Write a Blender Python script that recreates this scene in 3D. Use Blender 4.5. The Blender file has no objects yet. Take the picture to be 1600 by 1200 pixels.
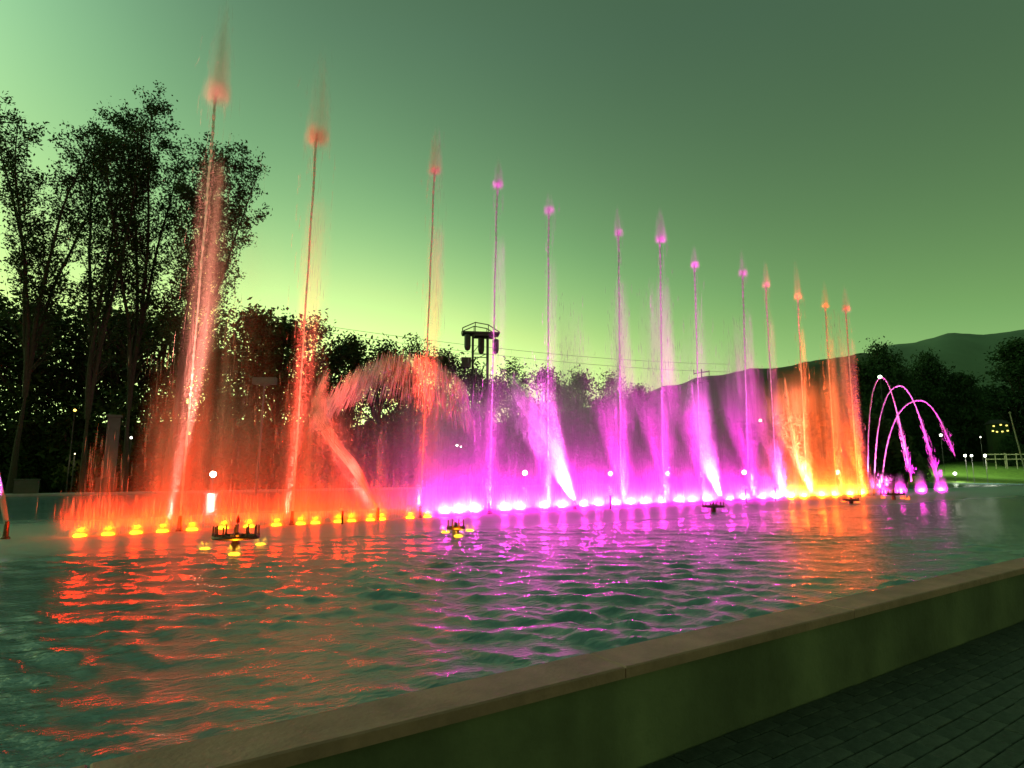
import bpy, math, random
import numpy as np
from mathutils import Vector, Matrix
rnd = random.Random(7)
npr = np.random.RandomState(11)
sc = bpy.context.scene
COL = sc.collection

# ------------------------------------------------------------------ camera, world, exposure
EYE = 1.6
FPX = 925.0
PITCH = math.atan(135 / 925)
CP, SP = math.cos(PITCH), math.sin(PITCH)
cam_d = bpy.data.cameras.new('camera')
cam_d.lens = 36 * FPX / 1600
cam_d.sensor_width = 36
cam_d.clip_start = 0.05
cam_d.clip_end = 9000
cam = bpy.data.objects.new('camera', cam_d)
COL.objects.link(cam)
cam.location = (0, 0, EYE)
cam.rotation_euler = (math.pi / 2 + PITCH, 0, 0)
sc.camera = cam

world = bpy.data.worlds.new("World")
sc.world = world
world.use_nodes = True
SKY_STRENGTH = 1.0


def build_sky():
    nt = world.node_tree
    N, L = nt.nodes, nt.links
    bg = N['Background']
    tc = N.new('ShaderNodeTexCoord')
    sep = N.new('ShaderNodeSeparateXYZ')
    L.new(tc.outputs['Generated'], sep.inputs[0])

    def m(op, a, b=None, c=None, clamp=False):
        n = N.new('ShaderNodeMath')
        n.operation = op
        n.use_clamp = clamp
        for i, v in enumerate((a, b, c)):
            if v is None:
                continue
            if isinstance(v, (int, float)):
                n.inputs[i].default_value = v
            else:
                L.new(v, n.inputs[i])
        return n.outputs[0]
    az = m('MULTIPLY', m('ARCTAN2', sep.outputs[0], sep.outputs[1]), 57.2958)
    el = m('MAXIMUM', m('MULTIPLY', m('ARCSINE', sep.outputs[2]), 57.2958), 0.0)
    eh = m('EXPONENT', m('DIVIDE', el, -10.0))
    da = m('DIVIDE', m('ADD', az, 20.0), 30.0)
    w = m('MULTIPLY_ADD', m('EXPONENT', m('MULTIPLY', m('MULTIPLY', da, da), -1.0)), 3.3, 0.9)
    # afterglow high on the left
    ga = m('DIVIDE', m('ADD', az, 80.0), 30.0)
    ge = m('DIVIDE', m('SUBTRACT', el, 25.0), 26.0)
    g2 = m('EXPONENT', m('MULTIPLY', m('ADD', m('MULTIPLY', ga, ga), m('MULTIPLY', ge, ge)), -1.0))
    G = m('ADD', m('MULTIPLY_ADD', m('MULTIPLY', eh, w), 1.0, 0.107), m('MULTIPLY', g2, 2.0))
    # faint uneven veil so the gradient is not perfectly clean
    nz = N.new('ShaderNodeTexNoise')
    nz.inputs['Scale'].default_value = 2.2
    nz.inputs['Detail'].default_value = 3
    L.new(tc.outputs['Generated'], nz.inputs['Vector'])
    G = m('MULTIPLY', G, m('MULTIPLY_ADD', nz.outputs[0], 0.16, 0.92))
    low = m('SUBTRACT', 1.0, m('DIVIDE', m('SUBTRACT', el, 13.0), 25.0), clamp=True)
    rg = m('MULTIPLY_ADD', m('MULTIPLY', m('MULTIPLY', m('SUBTRACT', G, 0.4), 2.0, clamp=True), low), 0.21, 0.49)
    bgc = m('MULTIPLY_ADD', low, -0.24, 0.57)
    comb = N.new('ShaderNodeCombineXYZ')
    L.new(m('MULTIPLY', G, rg), comb.inputs[0])
    L.new(G, comb.inputs[1])
    L.new(m('MULTIPLY', G, bgc), comb.inputs[2])
    L.new(comb.outputs[0], bg.inputs['Color'])
    bg.inputs['Strength'].default_value = SKY_STRENGTH


build_sky()
sc.view_settings.view_transform = 'Standard'
sc.view_settings.look = 'None'
sc.view_settings.exposure = 0
sc.view_settings.gamma = 1
sc.view_settings.use_curve_mapping = False
cy = sc.cycles
cy.use_denoising = True
try:
    cy.denoiser = 'OPENIMAGEDENOISE'
    cy.denoising_input_passes = 'RGB_ALBEDO_NORMAL'
except Exception:
    pass
cy.max_bounces = 5
cy.diffuse_bounces = 2
cy.glossy_bounces = 2
cy.transmission_bounces = 2
cy.volume_bounces = 0
cy.transparent_max_bounces = 12
cy.caustics_reflective = False
cy.caustics_refractive = False
cy.sample_clamp_indirect = 6
cy.use_light_tree = True
cy.volume_step_rate = 1.6
cy.volume_max_steps = 64
world.cycles.sampling_method = 'AUTOMATIC'

# ------------------------------------------------------------------ geometry helpers
WATER = 0.42
WALL = 0.541
AZ = math.radians(56.55)
EU = (math.sin(AZ), math.cos(AZ))       # along the pool
EV = (-math.cos(AZ), math.sin(AZ))      # across the pool


def W(u, v, z=0.0):
    return Vector((u * EU[0] + v * EV[0], u * EU[1] + v * EV[1], z))


def ray(px, py):
    x = (px - 800) / FPX
    y = -(py - 600) / FPX
    return Vector((x, CP - SP * y, SP + CP * y))


def on_z(px, py, z):
    d = ray(px, py)
    t = (z - EYE) / d.z
    return Vector((d.x * t, d.y * t, z))


def at_y(px, py, Y):
    """point at forward distance Y seen at a pixel"""
    d = ray(px, py)
    t = Y / d.y
    return Vector((d.x * t, Y, EYE + d.z * t))


def row_v(u):
    return 13.4 + 1.0 * min(1, max(0, (u + 0.5) / 12))


def row_pt(px, z=WATER):
    """point of the fountain row seen in a pixel column"""
    a = 0.0
    lo, hi = -12.0, 60.0
    for _ in range(50):
        mid = (lo + hi) / 2
        p = W(mid, row_v(mid))
        depth = CP * p.y + SP * (z - EYE)
        x = 800 + FPX * p.x / depth
        if x < px:
            lo = mid
        else:
            hi = mid
    return W(lo, row_v(lo), z)


def ppm(p):
    return FPX / (CP * p.y + SP * (p.z - EYE))


# ------------------------------------------------------------------ object helpers
def link(name, me, mat=None, parent=None, kind=None):
    o = bpy.data.objects.new(name, me)
    COL.objects.link(o)
    if mat is not None and me is not None and not me.materials:
        me.materials.append(mat)
    if parent is not None:
        o.parent = parent
    if kind:
        o['kind'] = kind
    return o


def tag(o, label, cat=None, group=None, kind=None):
    if label:
        o['label'] = label
    if cat:
        o['category'] = cat
    if group:
        o['group'] = group
    if kind:
        o['kind'] = kind
    return o


def empty(name, loc, rz=0, label=None, cat=None, group=None):
    o = bpy.data.objects.new(name, None)
    COL.objects.link(o)
    o.location = loc
    o.rotation_euler = (0, 0, rz)
    o.empty_display_size = 0.1
    return tag(o, label, cat, group)


def mesh(name, verts, faces, smooth=False):
    me = bpy.data.meshes.new(name)
    me.from_pydata([tuple(v) for v in verts], [], faces)
    if smooth:
        me.polygons.foreach_set('use_smooth', [True] * len(me.polygons))
    me.update()
    return me


def np_mesh(name, verts, quads, smooth=False):
    me = bpy.data.meshes.new(name)
    verts = np.asarray(verts, dtype=np.float32)
    quads = np.asarray(quads, dtype=np.int32)
    k = quads.shape[1]
    me.vertices.add(len(verts))
    me.vertices.foreach_set('co', verts.ravel())
    me.loops.add(quads.size)
    me.loops.foreach_set('vertex_index', quads.ravel())
    me.polygons.add(len(quads))
    me.polygons.foreach_set('loop_start', np.arange(0, quads.size, k, dtype=np.int32))
    if smooth:
        me.polygons.foreach_set('use_smooth', np.ones(len(quads), dtype=bool))
    me.update(calc_edges=True)
    return me


class MB:
    def __init__(self):
        self.v = []
        self.f = []

    def box(self, c, s, rz=0.0, bev=0.0):
        cx, cyy, cz = c
        hx, hy, hz = s[0] / 2, s[1] / 2, s[2] / 2
        co, si = math.cos(rz), math.sin(rz)
        b = min(bev, hx, hy, hz)
        base = len(self.v)

        def add(x, y, z):
            self.v.append((cx + x * co - y * si, cyy + x * si + y * co, cz + z))
        if b <= 0:
            for z in (-hz, hz):
                for x, y in ((-hx, -hy), (hx, -hy), (hx, hy), (-hx, hy)):
                    add(x, y, z)
            q = [(0, 3, 2, 1), (4, 5, 6, 7), (0, 1, 5, 4), (1, 2, 6, 5), (2, 3, 7, 6), (3, 0, 4, 7)]
            self.f += [tuple(base + i for i in t) for t in q]
        else:
            rings = [(-hz, 0), (hz - b, 0), (hz, b)]
            for z, i in rings:
                for x, y in ((-hx + i, -hy + i), (hx - i, -hy + i), (hx - i, hy - i), (-hx + i, hy - i)):
                    add(x, y, z)
            self.f.append((base, base + 3, base + 2, base + 1))
            for r in (0, 4):
                for k in range(4):
                    k2 = (k + 1) % 4
                    self.f.append((base + r + k, base + r + k2, base + r + 4 + k2, base + r + 4 + k))
            self.f.append((base + 8, base + 9, base + 10, base + 11))
        return self

    def tube(self, pts, radii, n=6, cap=True):
        pts = [Vector(p) for p in pts]
        if not hasattr(radii, '__len__'):
            radii = [radii] * len(pts)
        base = len(self.v)
        prev = None
        for i, p in enumerate(pts):
            d = (pts[min(i + 1, len(pts) - 1)] - pts[max(i - 1, 0)])
            if d.length < 1e-9:
                d = Vector((0, 0, 1))
            d.normalize()
            if prev is None:
                a = d.cross(Vector((0, 0, 1)))
                if a.length < 0.1:
                    a = Vector((1, 0, 0))
            else:
                a = prev - d * prev.dot(d)
            a.normalize()
            prev = a
            b = d.cross(a)
            for k in range(n):
                t = 2 * math.pi * k / n
                q = p + (a * math.cos(t) + b * math.sin(t)) * radii[i]
                self.v.append(tuple(q))
        for i in range(len(pts) - 1):
            for k in range(n):
                k2 = (k + 1) % n
                self.f.append((base + i * n + k, base + i * n + k2, base + (i + 1) * n + k2, base + (i + 1) * n + k))
        if cap:
            self.f.append(tuple(base + k for k in range(n))[::-1])
            e = base + (len(pts) - 1) * n
            self.f.append(tuple(e + k for k in range(n)))
        return self

    def lathe(self, prof, c=(0, 0, 0), n=14, sx=1.0, sy=1.0):
        base = len(self.v)
        for r, z in prof:
            for k in range(n):
                t = 2 * math.pi * k / n
                self.v.append((c[0] + r * sx * math.cos(t), c[1] + r * sy * math.sin(t), c[2] + z))
        for i in range(len(prof) - 1):
            for k in range(n):
                k2 = (k + 1) % n
                self.f.append((base + i * n + k, base + i * n + k2, base + (i + 1) * n + k2, base + (i + 1) * n + k))
        self.f.append(tuple(base + k for k in range(n))[::-1])
        e = base + (len(prof) - 1) * n
        self.f.append(tuple(e + k for k in range(n)))
        return self

    def build(self, name, mat, parent=None, smooth=False, kind=None, loc=None):
        o = link(name, mesh(name, self.v, self.f, smooth), mat, parent, kind)
        if loc is not None:
            o.location = loc
        return o


def sphere_prof(r, n=8, squash=1.0):
    return [(max(1e-3, r * math.sin(math.pi * i / n)), -r * squash * math.cos(math.pi * i / n)) for i in range(n + 1)]


# ------------------------------------------------------------------ materials
def new_mat(name):
    m = bpy.data.materials.new(name)
    m.use_nodes = True
    nt = m.node_tree
    return m, nt, nt.nodes, nt.links


def solid(name, col, rough=0.7, scale=4.0, var=0.25, bump=0.2, metal=0.0, bumpscale=None, stains=None):
    m, nt, N, L = new_mat(name)
    b = N['Principled BSDF']
    tc = N.new('ShaderNodeTexCoord')
    n1 = N.new('ShaderNodeTexNoise')
    n1.inputs['Scale'].default_value = scale
    n1.inputs['Detail'].default_value = 6
    n1.inputs['Roughness'].default_value = 0.65
    L.new(tc.outputs['Object'], n1.inputs['Vector'])
    mr = N.new('ShaderNodeMapRange')
    mr.inputs['From Min'].default_value = 0.3
    mr.inputs['From Max'].default_value = 0.7
    mr.inputs['To Min'].default_value = 1 - var
    mr.inputs['To Max'].default_value = 1 + var
    L.new(n1.outputs[0], mr.inputs[0])
    mul = N.new('ShaderNodeVectorMath')
    mul.operation = 'SCALE'
    mul.inputs[0].default_value = col[:3]
    L.new(mr.outputs[0], mul.inputs['Scale'])
    out = mul.outputs[0]
    if stains:
        mp = N.new('ShaderNodeMapping')
        mp.inputs['Scale'].default_value = stains
        L.new(tc.outputs['Object'], mp.inputs['Vector'])
        n2 = N.new('ShaderNodeTexNoise')
        n2.inputs['Scale'].default_value = 1.0
        n2.inputs['Detail'].default_value = 4
        L.new(mp.outputs[0], n2.inputs['Vector'])
        r2 = N.new('ShaderNodeMapRange')
        r2.inputs['From Min'].default_value = 0.35
        r2.inputs['From Max'].default_value = 0.65
        r2.inputs['To Min'].default_value = 0.62
        r2.inputs['To Max'].default_value = 1.2
        L.new(n2.outputs[0], r2.inputs[0])
        mul2 = N.new('ShaderNodeVectorMath')
        mul2.operation = 'SCALE'
        L.new(out, mul2.inputs[0])
        L.new(r2.outputs[0], mul2.inputs['Scale'])
        out = mul2.outputs[0]
    L.new(out, b.inputs['Base Color'])
    b.inputs['Roughness'].default_value = rough
    b.inputs['Metallic'].default_value = metal
    if bump:
        n3 = N.new('ShaderNodeTexNoise')
        n3.inputs['Scale'].default_value = bumpscale or scale * 8
        n3.inputs['Detail'].default_value = 5
        L.new(tc.outputs['Object'], n3.inputs['Vector'])
        bp = N.new('ShaderNodeBump')
        bp.inputs['Strength'].default_value = bump
        bp.inputs['Distance'].default_value = 0.02
        L.new(n3.outputs[0], bp.inputs['Height'])
        L.new(bp.outputs[0], b.inputs['Normal'])
    return m


def emit(name, col, strength):
    m, nt, N, L = new_mat(name)
    N.remove(N['Principled BSDF'])
    e = N.new('ShaderNodeEmission')
    e.inputs['Color'].default_value = (*col, 1)
    e.inputs['Strength'].default_value = strength
    L.new(e.outputs[0], N['Material Output'].inputs['Surface'])
    return m


def leaf_mat(name, col):
    m, nt, N, L = new_mat(name)
    b = N['Principled BSDF']
    oi = N.new('ShaderNodeTexNoise')
    oi.inputs['Scale'].default_value = 0.9
    tc = N.new('ShaderNodeTexCoord')
    L.new(tc.outputs['Object'], oi.inputs['Vector'])
    mr = N.new('ShaderNodeMapRange')
    mr.inputs['From Min'].default_value = 0.3
    mr.inputs['From Max'].default_value = 0.7
    mr.inputs['To Min'].default_value = 0.6
    mr.inputs['To Max'].default_value = 1.5
    L.new(oi.outputs[0], mr.inputs[0])
    mul = N.new('ShaderNodeVectorMath')
    mul.operation = 'SCALE'
    mul.inputs[0].default_value = col
    L.new(mr.outputs[0], mul.inputs['Scale'])
    L.new(mul.outputs[0], b.inputs['Base Color'])
    b.inputs['Roughness'].default_value = 0.6
    b.inputs['Specular IOR Level'].default_value = 0.2
    tr = N.new('ShaderNodeBsdfTranslucent')
    L.new(mul.outputs[0], tr.inputs['Color'])
    mx = N.new('ShaderNodeMixShader')
    mx.inputs[0].default_value = 0.25
    L.new(b.outputs[0], mx.inputs[1])
    L.new(tr.outputs[0], mx.inputs[2])
    L.new(mx.outputs[0], N['Material Output'].inputs['Surface'])
    return m


M_concrete = solid('pool_concrete', (0.155, 0.145, 0.085), 0.85, 1.3, 0.3, 0.35, stains=(1.1, 1.1, 0.12), bumpscale=30)
M_coping = solid('coping_stone', (0.38, 0.175, 0.15), 0.7, 3.0, 0.3, 0.35, bumpscale=35)  # red light from the sprays is put into this base colour
M_farwall = solid('far_wall_concrete', (0.42, 0.40, 0.40), 0.8, 1.5, 0.2, 0.2)
M_brick = [solid('paving_brick', (0.06, 0.062, 0.05), 0.85, 9, 0.4, 0.5, bumpscale=60),
           solid('paving_brick_pale', (0.07, 0.07, 0.056), 0.85, 9, 0.4, 0.5, bumpscale=60),
           solid('paving_brick_dark', (0.05, 0.054, 0.043), 0.85, 9, 0.4, 0.5, bumpscale=60)]
M_bed = solid('paving_sand', (0.03, 0.032, 0.025), 0.95, 12, 0.4, 0.4)
M_grass = solid('grass', (0.09, 0.17, 0.01), 0.9, 3.0, 0.45, 0.8, bumpscale=18)
M_ground = solid('park_ground', (0.03, 0.05, 0.015), 0.95, 0.4, 0.4, 0.5, bumpscale=6)
M_bark = solid('bark', (0.045, 0.035, 0.022), 0.95, 8, 0.4, 0.8)
M_leafA = leaf_mat('leaves_tall', (0.028, 0.05, 0.012))
M_leafB = leaf_mat('leaves_shrub', (0.03, 0.05, 0.012))
M_leafC = leaf_mat('leaves_right', (0.028, 0.06, 0.022))
M_leafD = leaf_mat('leaves_bright', (0.07, 0.13, 0.025))
M_hill = solid('hill_woods', (0.035, 0.055, 0.025), 0.95, 0.05, 0.5, 0.9, bumpscale=0.35)
M_mount = solid('mountain_scrub', (0.105, 0.165, 0.11), 0.95, 0.004, 0.25, 0.5, bumpscale=0.03)
M_steel = solid('dark_steel', (0.05, 0.045, 0.045), 0.5, 6, 0.3, 0.1, metal=0.3)
M_pole = solid('painted_pole', (0.10, 0.10, 0.10), 0.5, 6, 0.2, 0.1, metal=0.3)
M_plaster = solid('pillar_plaster', (0.09, 0.085, 0.07), 0.85, 3, 0.2, 0.2)
M_bronze = solid('nozzle_bronze', (0.13, 0.05, 0.03), 0.45, 12, 0.4, 0.2, metal=0.6)
M_black = solid('lamp_housing', (0.02, 0.02, 0.02), 0.5, 12, 0.3, 0.1)
M_yellow = solid('yellow_fabric', (0.55, 0.5, 0.08), 0.8, 3, 0.2, 0.1)
M_wood = solid('fence_timber', (0.28, 0.26, 0.16), 0.8, 8, 0.3, 0.3)


def water_mat():
    m, nt, N, L = new_mat('pool_water')
    b = N['Principled BSDF']
    tc = N.new('ShaderNodeTexCoord')
    sep = N.new('ShaderNodeSeparateXYZ')
    L.new(tc.outputs['Object'], sep.inputs[0])   # object space: x = u, y = v
    # aerated belt along the nozzle row
    d = N.new('ShaderNodeMath'); d.operation = 'SUBTRACT'
    L.new(sep.outputs[1], d.inputs[0]); d.inputs[1].default_value = 14.2
    ab = N.new('ShaderNodeMath'); ab.operation = 'ABSOLUTE'
    L.new(d.outputs[0], ab.inputs[0])
    nz = N.new('ShaderNodeTexNoise')
    nz.inputs['Scale'].default_value = 0.7
    nz.inputs['Detail'].default_value = 5
    L.new(tc.outputs['Object'], nz.inputs['Vector'])
    ad = N.new('ShaderNodeMath'); ad.operation = 'MULTIPLY_ADD'
    L.new(nz.outputs[0], ad.inputs[0]); ad.inputs[1].default_value = 3.0
    L.new(ab.outputs[0], ad.inputs[2])
    mr = N.new('ShaderNodeMapRange'); mr.interpolation_type = 'SMOOTHSTEP'
    mr.inputs['From Min'].default_value = 7.5
    mr.inputs['From Max'].default_value = 1.8
    L.new(ad.outputs[0], mr.inputs[0])
    aer = mr.outputs[0]
    mix = N.new('ShaderNodeMix'); mix.data_type = 'RGBA'
    L.new(aer, mix.inputs[0])
    mix.inputs[6].default_value = (0.075, 0.15, 0.175, 1)
    mix.inputs[7].default_value = (0.32, 0.36, 0.34, 1)
    L.new(mix.outputs[2], b.inputs['Base Color'])
    ro = N.new('ShaderNodeMapRange')
    L.new(aer, ro.inputs[0])
    ro.inputs['To Min'].default_value = 0.15
    ro.inputs['To Max'].default_value = 0.5
    L.new(ro.outputs[0], b.inputs['Roughness'])
    b.inputs['IOR'].default_value = 1.48
    so = N.new('ShaderNodeMapRange')
    L.new(aer, so.inputs[0])
    so.inputs['To Min'].default_value = 1.0
    so.inputs['To Max'].default_value = 0.22
    L.new(so.outputs[0], b.inputs['Specular IOR Level'])
    n1 = N.new('ShaderNodeTexNoise')
    n1.inputs['Scale'].default_value = 11
    n1.inputs['Detail'].default_value = 4
    n1.inputs['Roughness'].default_value = 0.6
    mp = N.new('ShaderNodeMapping')
    mp.inputs['Rotation'].default_value = (0, 0, 0.5)
    mp.inputs['Scale'].default_value = (0.8, 1.6, 1)
    L.new(tc.outputs['Object'], mp.inputs['Vector'])
    L.new(mp.outputs[0], n1.inputs['Vector'])
    bp = N.new('ShaderNodeBump')
    bp.inputs['Strength'].default_value = 0.75
    bp.inputs['Distance'].default_value = 0.02
    L.new(n1.outputs[0], bp.inputs['Height'])
    L.new(bp.outputs[0], b.inputs['Normal'])
    return m


M_water = water_mat()


def volume_mat(name, dens, kind='plume', H=4.0, wb=1.0, wt=0.5, ey=0.6, seed=0.0, top=0.35, base=1.0, streak=0.8, sxy=3.2, sz=0.22, bot=0.0):
    """water spray: scattering droplets, densest along the axis, ragged vertical streaks.
       plume: z from 0 to H; half width runs wb (bottom) to wt (top)."""
    m, nt, N, L = new_mat(name)
    N.remove(N['Principled BSDF'])
    vs = N.new('ShaderNodeVolumeScatter')
    vs.inputs['Color'].default_value = (1, 1, 1, 1)
    vs.inputs['Anisotropy'].default_value = 0.0
    L.new(vs.outputs[0], N['Material Output'].inputs['Volume'])
    if kind == 'solid':
        vs.inputs['Density'].default_value = dens
        return m
    if kind == 'ragged':
        tc = N.new('ShaderNodeTexCoord')
        nz = N.new('ShaderNodeTexNoise')
        nz.inputs['Scale'].default_value = sxy
        nz.inputs['Detail'].default_value = 2
        L.new(tc.outputs['Object'], nz.inputs['Vector'])
        mr = N.new('ShaderNodeMapRange')
        mr.inputs['From Min'].default_value = .35
        mr.inputs['From Max'].default_value = .65
        mr.inputs['To Min'].default_value = dens * .15
        mr.inputs['To Max'].default_value = dens * 1.8
        L.new(nz.outputs[0], mr.inputs[0])
        L.new(mr.outputs[0], vs.inputs['Density'])
        return m
    tc = N.new('ShaderNodeTexCoord')
    sep = N.new('ShaderNodeSeparateXYZ')
    L.new(tc.outputs['Object'], sep.inputs[0])

    def mm(op, a, b=None, c=None, clamp=False):
        n = N.new('ShaderNodeMath')
        n.operation = op
        n.use_clamp = clamp
        for i, v in enumerate((a, b, c)):
            if v is None:
                continue
            if isinstance(v, (int, float)):
                n.inputs[i].default_value = v
            else:
                L.new(v, n.inputs[i])
        return n.outputs[0]
    zn = mm('DIVIDE', sep.outputs[2], H, clamp=True)
    w = mm('MULTIPLY_ADD', zn, wt - wb, wb)
    x = mm('DIVIDE', sep.outputs[0], w)
    y = mm('DIVIDE', sep.outputs[1], mm('MULTIPLY', w, ey))
    q = mm('ADD', mm('MULTIPLY', x, x), mm('MULTIPLY', y, y))
    rad = mm('SUBTRACT', 1.0, q, clamp=True)
    rad = mm('MULTIPLY', rad, rad)
    mp = N.new('ShaderNodeMapping')
    mp.inputs['Location'].default_value = (seed * 7.3, seed * 3.1, seed)
    mp.inputs['Scale'].default_value = (sxy, sxy, sz)
    L.new(tc.outputs['Object'], mp.inputs['Vector'])
    nz = N.new('ShaderNodeTexNoise')
    nz.inputs['Scale'].default_value = 1.0
    nz.inputs['Detail'].default_value = 2
    nz.inputs['Roughness'].default_value = 0.6
    L.new(mp.outputs[0], nz.inputs['Vector'])
    st = N.new('ShaderNodeMapRange')
    st.interpolation_type = 'SMOOTHSTEP'
    st.inputs['From Min'].default_value = 0.36
    st.inputs['From Max'].default_value = 0.66
    st.inputs['To Min'].default_value = 1 - streak
    st.inputs['To Max'].default_value = 1 + streak
    L.new(nz.outputs[0], st.inputs[0])
    # ragged fade at the top, denser towards the bottom
    ft = mm('DIVIDE', mm('SUBTRACT', mm('MULTIPLY_ADD', nz.outputs[0], 0.35 * top / 0.35, 1.0 - 0.175), zn), top, clamp=True)
    ft = mm('MULTIPLY', ft, ft)
    ft = mm('MULTIPLY', ft, mm('MULTIPLY', mm('SUBTRACT', 1.0, zn), 4.0, clamp=True))
    vert = mm('MULTIPLY', ft, mm('MULTIPLY_ADD', zn, 1.0 - base, base))
    if bot:
        fb = mm('DIVIDE', mm('SUBTRACT', zn, mm('MULTIPLY', nz.outputs[0], bot * .5)), bot, clamp=True)
        vert = mm('MULTIPLY', vert, fb)
    dn = mm('MULTIPLY', mm('MULTIPLY', rad, st.outputs[0]), mm('MULTIPLY', vert, dens))
    L.new(dn, vs.inputs['Density'])
    return m


def hull(H, wb, wt, ey, n=14):
    """closed mesh a little larger than the plume, rounded at the top"""
    zs = [-.03 / H, .25, .5, .75, .9, .97, 1.0]
    prof = []
    for t in zs:
        w = wb + (wt - wb) * t
        if t > .9:
            w *= (.8 if t < .99 else .4)
        prof.append((w, t * H))
    return MB().lathe(prof, n=n, sx=1.0, sy=ey)


# droplet threads: thin three-sided water filaments, joined
def m_drops(alpha=.27):
    m, nt, N, L = new_mat('water_drops')
    N.remove(N['Principled BSDF'])
    d = N.new('ShaderNodeBsdfDiffuse'); d.inputs[0].default_value = (.85, .85, .85, 1)
    t = N.new('ShaderNodeBsdfTranslucent'); t.inputs[0].default_value = (.85, .85, .85, 1)
    mx = N.new('ShaderNodeMixShader'); mx.inputs[0].default_value = .5
    L.new(d.outputs[0], mx.inputs[1]); L.new(t.outputs[0], mx.inputs[2])
    tp = N.new('ShaderNodeBsdfTransparent')
    m2 = N.new('ShaderNodeMixShader'); m2.inputs[0].default_value = alpha
    L.new(tp.outputs[0], m2.inputs[1]); L.new(mx.outputs[0], m2.inputs[2])
    L.new(m2.outputs[0], N['Material Output'].inputs['Surface'])
    return m


M_drops = m_drops()


def m_stream():
    m, nt, N, L = new_mat('jet_stream')
    N.remove(N['Principled BSDF'])
    tc = N.new('ShaderNodeTexCoord')
    nz = N.new('ShaderNodeTexNoise')
    nz.inputs['Scale'].default_value = 22
    nz.inputs['Detail'].default_value = 3
    L.new(tc.outputs['Object'], nz.inputs['Vector'])
    bp = N.new('ShaderNodeBump')
    bp.inputs['Strength'].default_value = 1.0
    bp.inputs['Distance'].default_value = .08
    L.new(nz.outputs[0], bp.inputs['Height'])
    d = N.new('ShaderNodeBsdfDiffuse'); d.inputs[0].default_value = (.9, .9, .9, 1)
    t = N.new('ShaderNodeBsdfTranslucent'); t.inputs[0].default_value = (.9, .9, .9, 1)
    L.new(bp.outputs[0], d.inputs['Normal']); L.new(bp.outputs[0], t.inputs['Normal'])
    mx = N.new('ShaderNodeMixShader'); mx.inputs[0].default_value = .5
    L.new(d.outputs[0], mx.inputs[1]); L.new(t.outputs[0], mx.inputs[2])
    tp = N.new('ShaderNodeBsdfTransparent')
    m2 = N.new('ShaderNodeMixShader'); m2.inputs[0].default_value = .9
    L.new(tp.outputs[0], m2.inputs[1]); L.new(mx.outputs[0], m2.inputs[2])
    L.new(m2.outputs[0], N['Material Output'].inputs['Surface'])
    return m


M_stream = m_stream()


def threads(name, segs, r, parent, mat=None):
    """segs: list of (start, end); slim 3-sided spindles"""
    segs = np.array([[list(a), list(b)] for a, b in segs], dtype=float)
    n = len(segs)
    a, b = segs[:, 0], segs[:, 1]
    mid = a * .45 + b * .55
    d = b - a
    d /= np.linalg.norm(d, axis=1)[:, None] + 1e-9
    ref = np.tile(np.array([[1., 0.13, 0.02]]), (n, 1))
    s = np.cross(d, ref); s /= np.linalg.norm(s, axis=1)[:, None] + 1e-9
    t = np.cross(d, s)
    rr = (r * npr.uniform(.6, 1.3, n))[:, None]
    vs = [a, mid + s * rr, mid + (-.5 * s + .866 * t) * rr, mid + (-.5 * s - .866 * t) * rr, b]
    V = np.stack(vs, 1).reshape(-1, 3)
    o = np.arange(n)[:, None] * 5
    F = np.concatenate([o + np.array([[0, 2, 1]]), o + np.array([[0, 3, 2]]), o + np.array([[0, 1, 3]]),
                        o + np.array([[4, 1, 2]]), o + np.array([[4, 2, 3]]), o + np.array([[4, 3, 1]])])
    return link(name, np_mesh(name, V, F), mat or M_drops, parent, 'stuff')


# ================================================================== SETTING
# ground
g = MB()
R = 4200
g.v = [(-R, -R, 0), (R, -R, 0), (R, R, 0), (-R, R, 0)]
g.f = [(0, 1, 2, 3)]
g.build('ground', M_ground, kind='structure', loc=(0, 0, -0.06))

# near paving: courses parallel to the pool wall, laid brick by brick
rz_pool = math.pi / 2 - AZ
pave = MB().box((0, 0, -0.04), (60, 14, 0.06), 0).build('pavement', M_bed, kind='structure')
pave.location = W(20, 2.53 - 7.0, 0)
pave.rotation_euler = (0, 0, rz_pool)
BU, BV, BG = 0.222, 0.113, 0.006
cells = []
for j in range(0, 60):
    vloc = 7.0 - (j + 0.5) * BV                     # in pavement space: y from the wall outward
    for i in range(0, 220):
        uloc = -30 + (i + (0.5 if j % 2 else 0)) * BU
        p = W(20 + uloc, 2.53 - 7.0 + vloc, 0)
        depth = CP * p.y - SP * EYE
        if depth < 0.4:
            continue
        x = 800 + FPX * p.x / depth
        y = 600 + FPX * (SP * p.y + CP * EYE) / depth
        vis = (-60 < x < 1680 and y < 1260)
        cells.append((0 if vis else 1, depth, uloc, vloc))
cells.sort()
brick_me = []
for k in range(9):
    b = MB().box((0, 0, 0), (BU - BG * rnd.uniform(.8, 1.6), BV - BG * rnd.uniform(.8, 1.5), 0.05), rnd.uniform(-.008, .008), .004)
    me = mesh('brick', b.v, b.f)
    me.materials.append(M_brick[k % 3])
    brick_me.append(me)
rest = [MB(), MB(), MB()]
for k, (vis, dpt, uu, vv) in enumerate(cells[:6000]):
    z = -0.025 + rnd.uniform(-.003, .003)
    if k < 296:
        o = link('brick', brick_me[rnd.randrange(9)], None, pave)
        o.location = (uu, vv, z)
        o.rotation_euler = (rnd.uniform(-.012, .012), rnd.uniform(-.01, .01), 0)
    else:
        rest[rnd.randrange(3)].box((uu, vv, z), (BU - BG, BV - BG, .05), 0, .004)
allb = MB()
slots = []
for k, r_ in enumerate(rest):
    o_ = len(allb.v)
    allb.v += r_.v
    allb.f += [tuple(i + o_ for i in f) for f in r_.f]
    slots += [k] * len(r_.f)
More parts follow.
